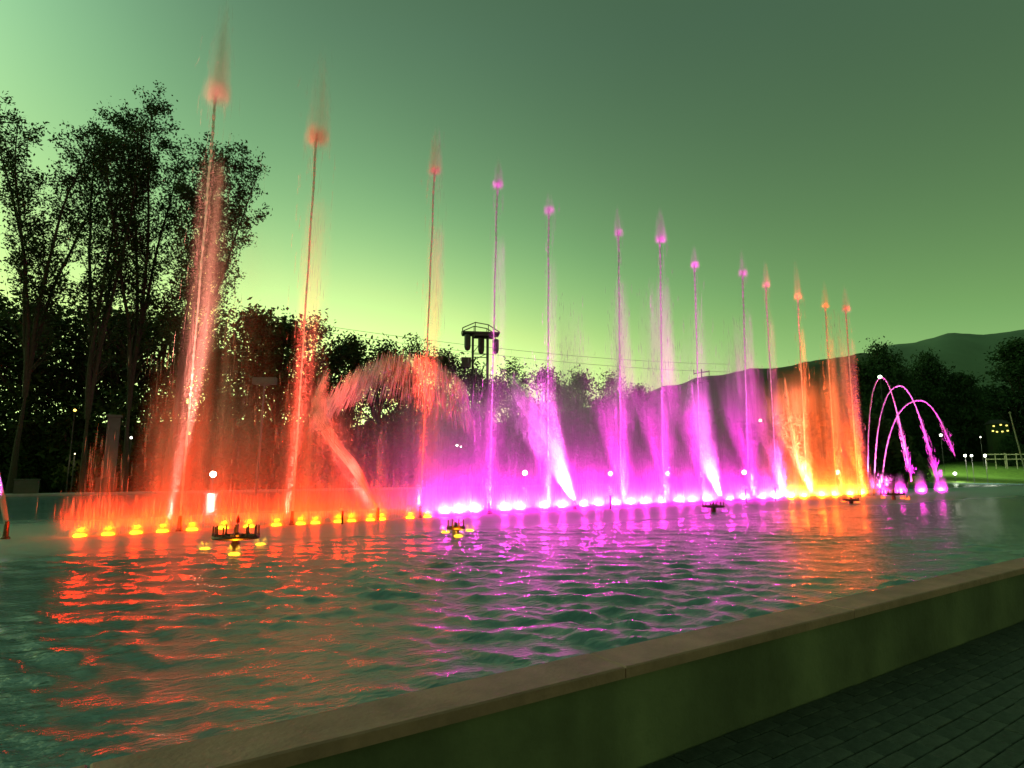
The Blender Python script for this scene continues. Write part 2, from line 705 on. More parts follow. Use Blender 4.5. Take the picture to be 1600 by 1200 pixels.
ob = allb.build('brick_field', M_brick[0], pave, kind='stuff')
ob.data.materials.append(M_brick[1]); ob.data.materials.append(M_brick[2])
ob.data.polygons.foreach_set('material_index', slots)

# near pool wall
pw = empty('pool_wall', W(20, 2.66, 0), rz_pool, 'low rendered concrete wall of the pool in the foreground, with stone coping', 'pool wall')
MB().box((0, -0.01, (WALL - 0.06) / 2 - 0.03), (64, 0.22, WALL - 0.06 + 0.06), 0).build('wall_face', M_concrete, pw)
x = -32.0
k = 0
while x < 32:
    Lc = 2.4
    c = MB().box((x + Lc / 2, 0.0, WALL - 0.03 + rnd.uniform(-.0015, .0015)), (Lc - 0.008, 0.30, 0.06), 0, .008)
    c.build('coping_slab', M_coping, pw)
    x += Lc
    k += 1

# water sheet
def axis(lo, hi, c, s0, gr):
    out = [c]
    p = c
    while p < hi:
        p += s0 + gr * abs(p - c)
        out.append(min(p, hi))
    p = c
    neg = []
    while p > lo:
        p -= s0 + gr * abs(p - c)
        neg.append(max(p, lo))
    return np.array(neg[::-1] + out)


au = axis(-30, 120, 2.0, .034, .008)
av = axis(2.72, 35.5, 2.72, .034, .006)
UU, VV = np.meshgrid(au, av)
Hh = np.zeros_like(UU)
rs = np.random.RandomState(5)
dist = np.sqrt((UU - 0) ** 2 + VV ** 2)
# the waves run towards the near wall, spread about the camera's side of the pool
for i in range(110):
    lam = 0.13 * (8.0 ** (rs.rand() ** 1.3))
    th = -math.pi / 2 - 0.55 + rs.normal(0, .55)
    kx, ky = math.cos(th) * 2 * math.pi / lam, math.sin(th) * 2 * math.pi / lam
    ph = kx * UU + ky * VV + rs.rand() * 6.283
    amp = lam * 0.005 * (1.5 if lam < .45 else .8 if lam < .75 else .38)
    fade = np.clip(1.6 - (0.02 + .012 * dist) / lam * 3.0, 0, 1)
    sn = np.sin(ph + .35 * np.sin(.5 * ph + i))
    Hh += amp * fade * (1.35 - 2 * np.abs(sn) ** 1.4 if i % 3 == 0 else sn)
patch = .75 + .5 * np.sin(UU * .9 + 1.3 * np.sin(VV * .6)) * np.sin(VV * 1.1 + .8 * np.sin(UU * .7))
belt = 1 - .8 * np.exp(-((VV - 13.6) / 2.6) ** 2)
Hh *= patch * belt
nu, nv = len(au), len(av)
V = np.stack([UU, VV, Hh], -1).reshape(-1, 3)
ii = np.arange(nv - 1)[:, None] * nu + np.arange(nu - 1)[None, :]
Q = np.stack([ii, ii + 1, ii + nu + 1, ii + nu], -1).reshape(-1, 4)
wat = link('pool_water', np_mesh('pool_water', V, Q, True), M_water, None, 'structure')
wat.location = (0, 0, WATER)
wat.rotation_euler = (0, 0, rz_pool)

# far pool wall and the walk behind it
fw = empty('pool_wall', W(16, 35.6, 0), rz_pool, 'far pool wall running low behind the jets, pale concrete', 'pool wall')
MB().box((12, 0, .22), (104, .34, .5), 0).build('wall_face', M_farwall, fw)
MB().box((12, 0, .505), (104, .44, .07), 0, .01).build('coping_slab', M_farwall, fw)
path = MB().box((0, 0, -.02), (110, 3.0, .05), 0).build('far_path', M_farwall, kind='structure', loc=W(28, 37.4, 0))
path.rotation_euler = (0, 0, rz_pool)

# grass bank on the right (raised lawn beyond the pool)
def heightfield(name, mat, fx, nx, ny, kind='structure'):
    vs, qs = [], []
    for j in range(ny + 1):
        for i in range(nx + 1):
            vs.append(fx(i / nx, j / ny))
    for j in range(ny):
        for i in range(nx):
            a = j * (nx + 1) + i
            qs.append((a, a + 1, a + nx + 2, a + nx + 1))
    return link(name, np_mesh(name, np.array([tuple(v) for v in vs]), qs, True), mat, None, kind)


def sm(t):
    t = min(1, max(0, t))
    return t * t * (3 - 2 * t)


def bank(s, t):
    Y = 46 + 60 * t
    X = Y * (0.60 + 0.62 * s)
    z = (0.25 + 2.6 * sm((t - .03) * 1.5)) * sm(s * 4 + .1) - .05 + .12 * math.sin(X * .4 + Y * .23)
    if t == 0 or s == 0:
        z = -.1
    return (X, Y, z)


lawn = heightfield('lawn', M_grass, bank, 40, 30)


# hills: wooded ridge close behind, paler mountain far right
def ridge(name, mat, x0, x1, prof, D0, D1, rough, nx, ny, seed):
    ph = [random.Random(seed + i).uniform(0, 6.28) for i in range(24)]

    def f(s, t):
        px = x0 + (x1 - x0) * s
        # skyline height at this bearing
        for (a, ya), (b, yb) in zip(prof, prof[1:]):
            if a <= px <= b:
                yy = ya + (yb - ya) * sm((px - a) / (b - a)) * 1.0
                break
        else:
            yy = prof[0][1] if px < prof[0][0] else prof[-1][1]
        D = D0 + (D1 - D0) * t
        top = at_y(px, yy, (D0 + D1) / 2)
        az_ = (px - 800) / (FPX * CP)
        h = top.z * (math.sin(math.pi * min(1, t * 1.0)) ** .8 if t < .5 else math.cos((t - .5) * math.pi * .9) ** .9)
        n = 0
        for i in range(12):
            fr = 1.7 ** (i % 6) * 18
            n += math.sin(s * fr * (3 + .37 * i) + t * fr * .9 + ph[i]) / (1.5 ** (i % 6)) * .4
        return (az_ * D, D, max(-.2, h + n * rough * (h / (top.z + .01))) if 0 < t < 1 else -.2)
    return heightfield(name, mat, f, nx, ny)


ridge('wooded_hill', M_hill, -1500, 1560, [(-1500, 660), (-100, 690), (100, 690), (400, 690), (700, 680), (950, 640), (1050, 606), (1110, 592), (1190, 580), (1290, 570), (1360, 560), (1460, 590), (1560, 690)],
      150, 330, .7, 420, 16, 3)
ridge('mountain', M_mount, 900, 4300, [(900, 640), (1150, 600), (1340, 560), (1410, 543), (1500, 526), (1545, 528), (1600, 522), (1900, 505), (2600, 530), (4300, 600)],
      1300, 2500, 5, 300, 16, 9)

# ================================================================== TREES
def tree_mesh(seed, H, trunk_r, spread, stems, levels, leaf_n, leaf_s, up=.45, start=.22, leafy=.5, crown_low=.35, twist=.28):
    """returns (wood MB, leaf verts, leaf quads)"""
    r = random.Random(seed)
    wood = MB()
    tips = []

    def grow(p, d, L, rad, lev):
        n = 4
        pts = [p.copy()]
        rads = [rad]
        for i in range(n):
            d = (d + Vector((r.gauss(0, .1), r.gauss(0, .1), r.gauss(0, .05) + up * .09))).normalized()
            p = p + d * (L / n)
            pts.append(p.copy())
            rads.append(rad * (1 - .38 * (i + 1) / n))
            if lev >= levels - 2 and i > 0:
                tips.append((p.copy(), lev))
        wood.tube(pts, rads, 6 if lev < 2 else 3, cap=False)
        if lev >= levels:
            tips.append((p.copy(), lev + 1))
            return
        nb = r.choice((2, 3, 3)) if lev > 0 else stems
        for k in range(nb):
            az_ = r.uniform(0, 6.283) if lev else 6.283 * k / nb + r.uniform(-.4, .4)
            tilt = spread * r.uniform(.55, 1.25) * (1 if lev else .8)
            side = d.cross(Vector((math.cos(az_), math.sin(az_), .1)))
            if side.length < .1:
                side = Vector((1, 0, 0))
            nd = (Matrix.Rotation(tilt, 3, side.normalized()) @ d)
            nd = (nd + Vector((0, 0, up * .35))).normalized()
            j = r.randrange(2, 5) if lev else 4
            grow(pts[j], nd, L * r.uniform(.62, .86), rads[j] * r.uniform(.55, .78), lev + 1)
    grow(Vector((0, 0, 0)), Vector((r.gauss(0, .03), r.gauss(0, .03), 1)).normalized(), H * start, trunk_r, 0)
    zmax = max(t[0].z for t in tips)
    sc_ = H / zmax
    wood.v = [(v[0] * sc_, v[1] * sc_, v[2] * sc_) for v in wood.v]
    T = np.array([list(t[0]) for t in tips]) * sc_
    T = T[T[:, 2] > H * crown_low]
    rs_ = np.random.RandomState(seed)
    # clumps: each tip gets a small cluster
    idx = rs_.randint(0, len(T), leaf_n)
    C = T[idx] + rs_.normal(0, leafy, (leaf_n, 3)) * np.array([1, 1, .8])
    return wood, C, leaf_quads(C, leaf_s, rs_)


def leaf_quads(C, s, rs_):
    n = len(C)
    a = rs_.normal(0, 1, (n, 3)); a /= np.linalg.norm(a, axis=1)[:, None]
    b = np.cross(a, rs_.normal(0, 1, (n, 3))); b /= np.linalg.norm(b, axis=1)[:, None] + 1e-9
    sz = (s * rs_.uniform(.55, 1.35, n))[:, None]
    a = a * sz; b = b * sz * .48
    V = np.stack([C - a, C - b * 1.0 + a * .1, C + a, C + b], 1).reshape(-1, 3)
    Q = np.arange(n * 4).reshape(-1, 4)
    return V, Q


def tall_tree_mesh(seed, H, trunk_r, width, fork, leaf_n, leaf_s, bare=.36, lean=0.0):
    """open upswept tree: a few near-vertical leaders with ascending side limbs and tufts of leaves"""
    r = random.Random(seed)
    wood = MB()
    tips = []

    def limb(p, d, L, rad, n, sides, up, wob):
        pts, rads = [p.copy()], [rad]
        for i in range(n):
            d = (d + Vector((r.gauss(0, wob), r.gauss(0, wob), up))).normalized()
            p = p + d * (L / n)
            pts.append(p.copy())
            rads.append(rad * (1 - .85 * (i + 1) / n))
        wood.tube(pts, rads, sides, cap=False)
        return pts

    base = limb(Vector((0, 0, 0)), Vector((lean * .4, 0, 1)).normalized(), H * fork, trunk_r, 5, 9, .05, .03)
    nl = 4
    for k in range(nl):
        a = 6.283 * k / nl + r.uniform(-.5, .5)
        out = Vector((math.cos(a) * width / H * .75 + lean, math.sin(a) * width / H * .6, 1)).normalized()
        Ll = H * (1 - fork) * r.uniform(.82, 1.0)
        lead = limb(base[-1 - (k % 2)], out, Ll, trunk_r * .62, 12, 7, .03, .045)
        for i in range(1, 12):
            fz = lead[i].z / H
            nb = 2 if fz < bare else 3
            for q in range(nb):
                aa = r.uniform(0, 6.283)
                d = (Vector((math.cos(aa), math.sin(aa), r.uniform(.7, 1.5)))).normalized()
                L1 = width * r.uniform(.38, .78) * (1.1 - .5 * fz)
                sb = limb(lead[i], d, L1, trunk_r * .2 * (1.2 - fz), 6, 4, .1, .09)
                for j in range(2, 7):
                    for w_ in range(2):
                        ab = r.uniform(0, 6.283)
                        d2 = (Vector((math.cos(ab), math.sin(ab), r.uniform(.3, 1.2)))).normalized()
                        tw_ = limb(sb[j], d2, r.uniform(.5, 1.3), trunk_r * .05, 3, 3, .05, .14)
                        if sb[j].z / H > bare * r.uniform(.75, 1.1):
                            tips.append(tw_[-1]); tips.append(tw_[-2])
    T = np.array([list(t) for t in tips])
    rs_ = np.random.RandomState(seed)
    # tufts differ in fullness: some twigs carry many leaves, some hardly any
    wgt = rs_.gamma(.8, 1, len(T)) * (.35 + (T[:, 2] / H) ** 1.2)
    idx = rs_.choice(len(T), leaf_n, p=wgt / wgt.sum())
    C = T[idx] + rs_.normal(0, .2, (leaf_n, 3))
    return wood, leaf_quads(C, leaf_s, rs_)


def bushy_mesh(seed, H, width, leaf_n, leaf_s, low=.08, pointed=.5):
    """small park tree: trunk, boughs, and leaf tufts filling an uneven dome with holes"""
    r = np.random.RandomState(seed)
    wood = MB()
    nt = 78
    t = r.uniform(0, 1, nt) ** .8
    a = r.uniform(0, 6.283, nt)
    rad = width * (np.sin(np.pi * np.clip(t * .86 + .14, 0, 1)) ** pointed) * np.sqrt(r.uniform(.05, 1, nt)) * (1 + .25 * np.sin(a * 3 + seed))
    cen = np.stack([rad * np.cos(a), rad * np.sin(a), H * (low + (1 - low) * t)], 1)
    lead = [Vector((0.15 * math.sin(k + seed), .15 * math.cos(k * 1.3), H * .82 * k / 8)) for k in range(9)]
    wood.tube(lead, [H * .022 * (1 - .1 * k) for k in range(9)], 6, cap=False)
    for c in cen[::2]:
        k = int(np.clip((c[2] / H * .75) * 8, 1, 7))
        m_ = (lead[k] + Vector(c)) / 2 + Vector((0, 0, -.1 * H * .3))
        wood.tube([lead[k], m_, Vector(c)], [H * .007, H * .005, H * .002], 3, cap=False)
    sz = r.uniform(.22, .62, nt) * H * .10
    wg = sz ** 2 * r.uniform(.4, 1.6, nt)
    idx = r.choice(nt, leaf_n, p=wg / wg.sum())
    C = cen[idx] + r.normal(0, 1, (leaf_n, 3)) * sz[idx][:, None] * np.array([1, 1, .75])
    C[:, 2] = np.abs(C[:, 2])
    return wood, leaf_quads(C, leaf_s, r)


def make_tree(name, wood, leaves, loc, rz, label, cat='tree', group=None, lm=None, scale=1.0):
    t = empty(name, loc, rz, label, cat, group)
    link('trunk', mesh('trunk', wood.v, wood.f, True), M_bark, t)
    link('crown', np_mesh('crown', *leaves), lm or M_leafA, t)
    t.scale = (scale,) * 3 if not hasattr(scale, '__len__') else scale
    return t


def copy_tree(src, loc, rz, label, scale, group=None):
    t = src.copy()
    COL.objects.link(t)
    t.location = loc
    t.rotation_euler = (0, 0, rz)
    t.scale = scale if hasattr(scale, '__len__') else (scale,) * 3
    t['label'] = label
    if group:
        t['group'] = group
    for ch in list(src.children):
        c = ch.copy()
        COL.objects.link(c)
        c.parent = t
    return t


def bearing(px, D, z=0.0):
    return Vector(((px - 800) / (FPX * CP) * D, D, z))


def height_for(py, D):
    return at_y(800, py, D).z


# the four tall open-crowned trees on the left
tall = [
    # px, D, top y, seed, stems, spread, leaves, label
    (35, 35, 165, 21, .30, 3.5, 16000, 'tall tree at the left edge of the photo, thick trunk behind the pale pedestal'),
    (146, 36, 142, 34, .22, 3.5, 19000, 'tallest tree, upswept limbs and thin leafy crown, second from the left edge'),
    (208, 37, 165, 47, .26, 3.5, 18000, 'tall tree left of the first jet, third from the left edge, crown touching its neighbours'),
    (268, 38, 226, 52, .26, 5.0, 17000, 'wide rounded tree directly behind the first jet, tinted red by its spray'),
]
for px, D, ty, seed, fk, wd_, ln, lab in tall:
    Ht = height_for(ty, D)
    wd, lv = tall_tree_mesh(seed, Ht, .23, wd_, fk, int(ln * (.72 if seed in (34, 47) else .85 if seed != 52 else 1.25)), .105, lean=.17 if seed == 52 else 0, bare=.42)
    make_tree('tall_tree', wd, lv, bearing(px, D), 0, lab, 'tree', 'tall trees left of the fountain', M_leafA)

# prototypes for the belt of smaller trees
protos = []
for k, (Hh_, wdt_, ln, ls, pt) in enumerate(((9.0, 2.7, 7500, .115, .8), (8.0, 2.8, 7000, .115, 1.0), (10.0, 2.5, 8000, .115, .7))):
    wd, lv = bushy_mesh(100 + k, Hh_, wdt_, ln, ls, .1, pt)
    protos.append((wd, lv, Hh_))
belt_src = [None] * 3
belt_trees = [
    # px, D, top y, widthscale, description
    (-30, 46, 470, 1.2, 'bushy mid-height tree at the far left edge under the tall trees'),
    (55, 47, 478, 1.2, 'bushy tree low behind the leftmost tall trunk'),
    (118, 50, 470, 1.1, 'smaller bushy tree between the first two tall trunks'),
    (185, 48, 495, 1.2, 'low dense tree behind the third tall trunk'),
    (248, 50, 480, 1.15, 'low tree just left of the first jet, under the tall crowns'),
    (330, 50, 500, 1.1, 'low tree right behind the first jet stem'),
    (388, 52, 492, 1.15, 'bushy tree right of the tall group, above the floodlight pole'),
    (440, 52, 498, 1.1, 'leafy tree between the floodlight pole and the second jet'),
    (490, 54, 505, 1.05, 'round-topped tree right behind the second jet'),
    (548, 56, 528, 1.0, 'darker tree just right of the second jet'),
    (598, 56, 532, 1.0, 'tree behind the red fan of spray, left one'),
    (645, 58, 528, 1.0, 'tree behind the red fan of spray, next to the third jet'),
    (690, 60, 552, 1.0, 'tree between the third jet and the steel tower'),
    (742, 62, 575, 1.0, 'tree at the foot of the steel tower'),
    (800, 64, 572, 1.0, 'tree just right of the steel tower'),
    (850, 66, 576, 1.0, 'tree behind the fifth jet'),
    (905, 66, 578, 1.05, 'tree right of the fifth jet, against pale sky'),
    (955, 70, 586, 1.0, 'tree just left of the sixth jet'),
    (1000, 76, 597, .95, 'tree between the sixth and seventh jets'),
    (1040, 82, 604, .9, 'last tree of the belt, behind the seventh jet'),
]
ordn = 0
for i, (px, D, ty, ws, lab) in enumerate(belt_trees):
    k = i % 3
    wd, lv, H0 = protos[k]
    Ht = height_for(ty + rnd.uniform(-4, 14), D)
    s = Ht / H0
    sx = s * ws * rnd.uniform(.95, 1.15) * (1.0 if Ht > 9 else 1.15)
    scl = (sx, sx, s)
    loc = bearing(px, D)
    rz = rnd.uniform(0, 6.28)
    if belt_src[k] is None:
        belt_src[k] = make_tree('park_tree', wd, lv, loc, rz, lab, 'tree', 'smaller trees behind the fountain', M_leafB, scl)
    else:
        copy_tree(belt_src[k], loc, rz, lab, scl)

# dense dark shrubs in front of them
rs_ = np.random.RandomState(77)


def shrub_mesh(seed, rx, ry, h, n, s):
    rr = np.random.RandomState(seed)
    nc = 26
    cen = np.stack([rr.uniform(-rx, rx, nc) * .75, rr.uniform(-ry, ry, nc) * .75, rr.uniform(.15, .8, nc) * h], 1)
    cen[:, 2] *= 1 - .35 * np.abs(cen[:, 0] / rx)
    idx = rr.randint(0, nc, n)
    d = rr.normal(0, 1, (n, 3)); d /= np.linalg.norm(d, axis=1)[:, None]
    C = cen[idx] + d * rr.uniform(.5, 1.05, (n, 1)) * np.array([rx * .34, ry * .4, h * .27])
    C[:, 2] = np.abs(C[:, 2])
    V, Q = leaf_quads(C, s, rr)
    w = MB()
    for k in range(5):
        a = rr.uniform(0, 6.28)
        w.tube([(0.1 * math.cos(a), .1 * math.sin(a), 0), (.35 * rx * math.cos(a), .35 * ry * math.sin(a), h * .35), tuple(cen[k])], [.07, .05, .02], 4)
    return w, (V, Q)


shr = [shrub_mesh(5 + k, 2.6, 1.6, 4.2, 9000, .2) for k in range(2)]
shr_src = [None, None]
names_where = ['at the left edge', 'under the leftmost tall tree', 'left of the stone pillar', 'behind the stone pillar', 'left of the first jet', 'behind the first jet',
               'right of the first jet', 'left of the floodlight pole', 'behind the floodlight pole', 'left of the second jet', 'right of the second jet',
               'behind the swinging red jet', 'right of the swinging red jet', 'left of the third jet', 'right of the third jet', 'below the steel tower',
               'behind the fourth jet', 'left of the goal frame', 'behind the goal frame', 'behind the fifth jet', 'left of the globe lamp by the swinging pink jet', 'between the fifth and sixth jets',
               'behind the sixth jet', 'behind the seventh jet', 'right of the seventh jet', 'behind the eighth jet', 'left of the ninth jet', 'behind the tenth jet', 'behind the orange spray', 'behind the last jets']
for i, wh in enumerate(names_where):
    px = -30 + i * 47.5
    D = 44 + .0000 * i + i * .55 + rnd.uniform(-1, 1)
    ty = rnd.uniform(645, 668) - (8 if i > 15 else 0)
    s = height_for(ty, D) / 4.2
    k = i % 2
    lab = 'dense dark shrub ' + wh
    scl = (s * 1.15, s * 1.0, s)
    if shr_src[k] is None:
        w, lv = shr[k]
        shr_src[k] = make_tree('shrub', w, lv, bearing(px, D), rnd.uniform(-.4, .4), lab, 'shrub', 'shrubs in a row behind the pool', M_leafB, scl)
    else:
        copy_tree(shr_src[k], bearing(px, D), rnd.uniform(-.4, .4), lab, scl)

# trees on the right bank
rt = []
for k, (Hh_, wdt_, ln, ls, lm, pt) in enumerate(((14.0, 3.0, 17000, .16, M_leafC, .7), (12.0, 3.2, 17000, .16, M_leafC, 1.0))):
    wd, lv = bushy_mesh(300 + k, Hh_, wdt_, ln, ls, .06, pt)
    rt.append((wd, lv, Hh_, lm))
rsrc = [None, None]
right_trees = [
    (1378, 84, 543, .9, 'dark round tree on the ridge just right of the last tall jet'),
    (1335, 84, 575, 1.0, 'dark tree partly hidden by the orange spray at the right end'),
    (1452, 88, 556, .9, 'pointed dark tree behind the arching jets'),
    (1500, 86, 590, 1.0, 'broad green tree right of the arching jets, above the park lamps'),
    (1408, 90, 590, 1.1, 'low dark tree directly behind the arching jets'),
    (1598, 88, 540, 1.2, 'tall black tree at the right edge behind the flagpole'),
    (1650, 90, 560, 1.3, 'black tree leaving the frame at the right edge'),
    (1550, 100, 640, 1.2, 'small dark tree behind the lit window cluster'),
    (1566, 76, 682, 1.1, 'dark bush in front of the small house with lit windows'),
    (1445, 84, 655, 1.5, 'low weeping green tree where the arching jets come down'),
    (1525, 84, 672, 1.0, 'small lit tree among the park lamps on the lawn'),
]
for i, (px, D, ty, ws, lab) in enumerate(right_trees):
    k = i % 2
    wd, lv, H0, lm = rt[k]
    s = height_for(ty, D) / H0
    scl = (s * ws, s * ws, s)
    if rsrc[k] is None:
        rsrc[k] = make_tree('bank_tree', wd, lv, bearing(px, D), rnd.uniform(0, 6), lab, 'tree', 'trees on the right bank', lm, scl)
    else:
        copy_tree(rsrc[k], bearing(px, D), rnd.uniform(0, 6), lab, scl)

# ================================================================== PARK FURNITURE
# pedestals and pillar on the far wall
for px, wpx, lab, hh in ((37, 30, 'pale square pedestal on the far pool wall in front of the leftmost trunk', .62), (163, 27, 'red-lit square pedestal on the far pool wall, left of the first jet', .68)):
    p = on_z(px, 772, WALL)
    q = W(p.x * EU[0] + p.y * EU[1], 35.6, WALL)
    wdt = wpx / ppm(q)
    e = empty('pedestal', q, rz_pool, lab, 'pedestal')
    MB().box((0, 0, hh / 2), (wdt, .38, hh), 0, .02).build('block', M_plaster, e)
    MB().box((0, 0, hh + .022), (wdt + .06, .43, .04), 0, .01).build('cap', M_plaster, e)
e = empty('stone_pillar', bearing(184, 33.5), rz_pool, 'square stone pillar standing behind the far wall, left of the first jet', 'pillar')
hp = height_for(652, 33.5)
MB().box((0, 0, hp / 2), (.62, .55, hp), 0, .02).build('shaft', M_plaster, e)
MB().box((0, 0, hp + .06), (.8, .7, .12), 0, .02).build('cap', M_plaster, e)

# floodlight pole
fp = empty('floodlight_pole', bearing(410, 33), 0, 'grey floodlight pole with a box head behind the far wall, left of the second jet', 'pole')
hp = height_for(598, 33)
MB().tube([(0, 0, 0), (.08, 0, hp * .5), (.12, 0, hp)], [.09, .07, .05], 8).build('pole', M_pole, fp)
MB().box((.12, 0, hp + .1), (1.3, .3, .4), 0, .03).build('lamp_head', M_pole, fp)
MB().box((.12, 0, hp + .1 - .23), (.5, .12, .06), 0).build('bracket', M_pole, fp)

# steel tower with hanging drums
TD = 58.0
tp = bearing(748, TD)
k_ = TD / (FPX * CP)          # metres per pixel there
tw = empty('steel_tower', tp, math.radians(8), 'dark steel lattice tower with hanging drums rising above the trees, left of the fifth jet', 'tower')
zt = lambda y: height_for(y, TD)
for sx in (-.62, .85):
    for sy in (-.6, .6):
        MB().tube([(sx * 1.05, sy, 0), (sx, sy, zt(520))], .075, 4).build('leg', M_steel, tw)
for y1, y2, sgn in ((600, 565, 1), (565, 553, -1), (640, 600, -1), (553, 522, 1)):
    MB().tube([(-.62, -.6, zt(y1)), (.85, -.6, zt(y2))][::sgn], .035, 4).build('brace', M_steel, tw)
for y1 in (555, 560, 600, 640):
    MB().tube([(-.66, -.6, zt(y1)), (.88, -.6, zt(y1))], .045, 4).build('crossbar', M_steel, tw)
MB().box((.15, 0, zt(522)), (3.7, 1.7, .16), 0).build('platform', M_steel, tw)
MB().box((.5, 0, zt(524.5)), (2.0, 1.5, .3), 0).build('platform_box', M_steel, tw)
for sy in (-.8, .8):
    a, b_, c_, d_ = (-1.7, sy, zt(516)), (-.45, sy, zt(507)), (.85, sy, zt(510)), (2.0, sy, zt(521))
    MB().tube([a, b_, c_, d_], .05, 4).build('roof_rail', M_steel, tw)
    MB().tube([(-1.7, sy, zt(521)), a], .05, 4).build('roof_post', M_steel, tw)
    MB().tube([b_, (-.45, sy, zt(521))], .04, 4).build('roof_post', M_steel, tw)
    MB().tube([c_, (.85, sy, zt(521))], .04, 4).build('roof_post', M_steel, tw)
for px_, y0, y1 in ((729, 526, 551), (751.5, 527, 553), (773, 532, 555)):
    xx = (px_ - 748) * k_
    h1, h0 = zt(y0), zt(y1)
    dr = MB().lathe([(.05, h0), (.24, h0 + .12), (.32, h0 + .4), (.32, h1 - .12), (.25, h1), (.03, h1 + .02)], (xx, -.75 if px_ != 751.5 else .1, 0), 12)
    dr.build('drum', M_steel, tw)
    MB().tube([(xx, -.75 if px_ != 751.5 else .1, h1), (xx, -.75 if px_ != 751.5 else .1, zt(522))], .03, 4).build('hanger', M_steel, tw)
MB().box(((728 - 748) * k_, -.3, zt(568)), (.9, .8, .95), 0).build('cabinet', M_steel, tw)

# antenna on the hill
AD = 165.0
an = empty('aerial', bearing(1097, AD, 0), .2, 'thin aerial mast with two crossbars on the hill between the eighth and ninth jets', 'aerial')
ka = AD / (FPX * CP)
za = lambda y: height_for(y, AD)
MB().tube([(0, 0, 0), (0, 0, za(577))], .16, 5).build('mast', M_steel, an)
MB().tube([(-13 * ka, 0, za(584)), (13 * ka, 0, za(580))], .14, 4).build('crossbar', M_steel, an)
MB().tube([(-12 * ka, 0, za(599)), (13 * ka, 0, za(596))], .14, 4).build('crossbar', M_steel, an)
for sx in (-13, 13):
    MB().tube([(sx * ka, 0, za(586)), (sx * ka, 0, za(578))], .11, 4).build('element', M_steel, an)
    MB().tube([(sx * ka, 0, za(601)), (sx * ka, 0, za(593))], .11, 4).build('element', M_steel, an)

# power lines sagging across the sky
for k, (ya, yb, lab) in enumerate(((488, 566, 'upper power line crossing the sky behind the jets'), (497, 578, 'lower power line crossing the sky behind the jets'))):
    a = at_y(330, ya - 6, 62)
    b_ = at_y(1140, yb + 3, 105)
    pts = []
    for i in range(41):
        t = i / 40
        p = a.lerp(b_, t)
        p.z -= 1.3 * 4 * t * (1 - t)
        pts.append(p)
    o = MB().tube(pts, .028, 3).build('power_line', M_steel)
    tag(o, lab, 'cable', 'power lines')


def globe_lamp(px, py, D, r, strength, label, power=0, col=(1, .97, .82), post=True, name='globe_lamp', cat='lamp', group='globe lamps round the pool'):
    p = at_y(px, py, D)
    e = empty(name, (p.x, p.y, 0), 0, label, cat, group)
    if post:
        MB().tube([(0, 0, 0), (0, 0, p.z - r * .9)], .045 if D < 50 else .022, 6).build('post', M_steel, e)
        MB().lathe([(.09, 0), (.09, .05), (.05, .09)], (0, 0, p.z - r * .9 - .09), 8).build('collar', M_steel, e)
    gm = emit('lamp_glass', col, strength)
    MB().lathe(sphere_prof(r, 8), (0, 0, p.z), 14).build('globe', gm, e, smooth=True)
    if power:
        ld = bpy.data.lights.new('lamp_light', 'SPOT')
        ld.spot_size = math.radians(165)
        ld.spot_blend = .9
        ld.energy = power
        ld.color = col
        ld.shadow_soft_size = .3
        lo = bpy.data.objects.new('lamp_light', ld)
        COL.objects.link(lo)
        lo.parent = e
        lo.location = (0, -.4, p.z - r - .05)
        if power > 5000:          # floodlight turned towards the lawn
            ld.spot_size = math.radians(78)
            ld.spot_blend = .8
            aim = bearing(1570, 64, 1.0) - Vector((p.x, p.y - .4, p.z - r - .05))
            lo.rotation_euler = aim.to_track_quat('-Z', 'Y').to_euler()
    return e


globe_lamp(333, 741, 34, .16, 110, 'brightest white globe lamp right of the first jet, mirrored in the water', 60)
globe_lamp(820, 739, 48, .2, 30, 'white globe lamp inside the goal frame', 20)
globe_lamp(881, 739, 48, .18, 16, 'globe lamp glimpsed through the swinging pink jet')
globe_lamp(954, 740, 49, .18, 22, 'white globe lamp left of the sixth jet', 20)
globe_lamp(1043, 740, 52, .18, 16, 'white globe lamp just right of the seventh jet')
globe_lamp(1163, 738, 52, .2, 20, 'white globe lamp just left of the ninth jet', 20)
globe_lamp(1308, 738, 54, .2, 14, 'globe lamp behind the orange spray by the twelfth jet', 10, (1, .85, .5))
globe_lamp(1492, 740, 58, .15, 10, 'greenish white globe lamp at the edge of the lawn', 90, (.9, 1, .75))
globe_lamp(714, 696, 50, .09, 22, 'small white lamp left of the fourth jet, left one of a close pair', 0)
globe_lamp(720, 698, 50, .06, 18, 'small white lamp left of the fourth jet, right one of a close pair', 0)
globe_lamp(205, 684, 42, .07, 14, 'small white lamp among the dark trunks left of the first jet', 0)
globe_lamp(295, 677, 43, .12, 4, 'dim orange lamp glimpsed behind the first jet', 0, (1, .5, .12))
globe_lamp(117, 641, 43, .09, 6, 'small orange lamp between the two left trunks', 0, (1, .6, .1))
globe_lamp(117, 709, 43, .04, 8, 'tiny lamp low between the left trunks', 40, (1, .85, .45))
globe_lamp(1188, 657, 60, .16, 5, 'faint warm lamp high behind the pink spray near the tenth jet', 0, (1, .75, .4))
globe_lamp(1375, 589, 66, .2, 12, 'green-white floodlight at the top of the tallest arching jet', 15000, (.75, 1, .6))
globe_lamp(1470, 680, 64, .12, 18, 'small white star-like lamp in the trees right of the arching jets', 20)
globe_lamp(1508, 712, 55, .1, 22, 'left one of three park lamps above the lawn', 700, (.95, 1, .8))
globe_lamp(1518, 712, 55, .09, 20, 'middle one of three park lamps above the lawn', 0, (.95, 1, .8))
globe_lamp(1539, 712, 54, .11, 24, 'right one of three park lamps above the lawn', 800, (.95, 1, .8))
globe_lamp(1532, 683, 70, .06, 12, 'tiny lamp above the three park lamps', 0)

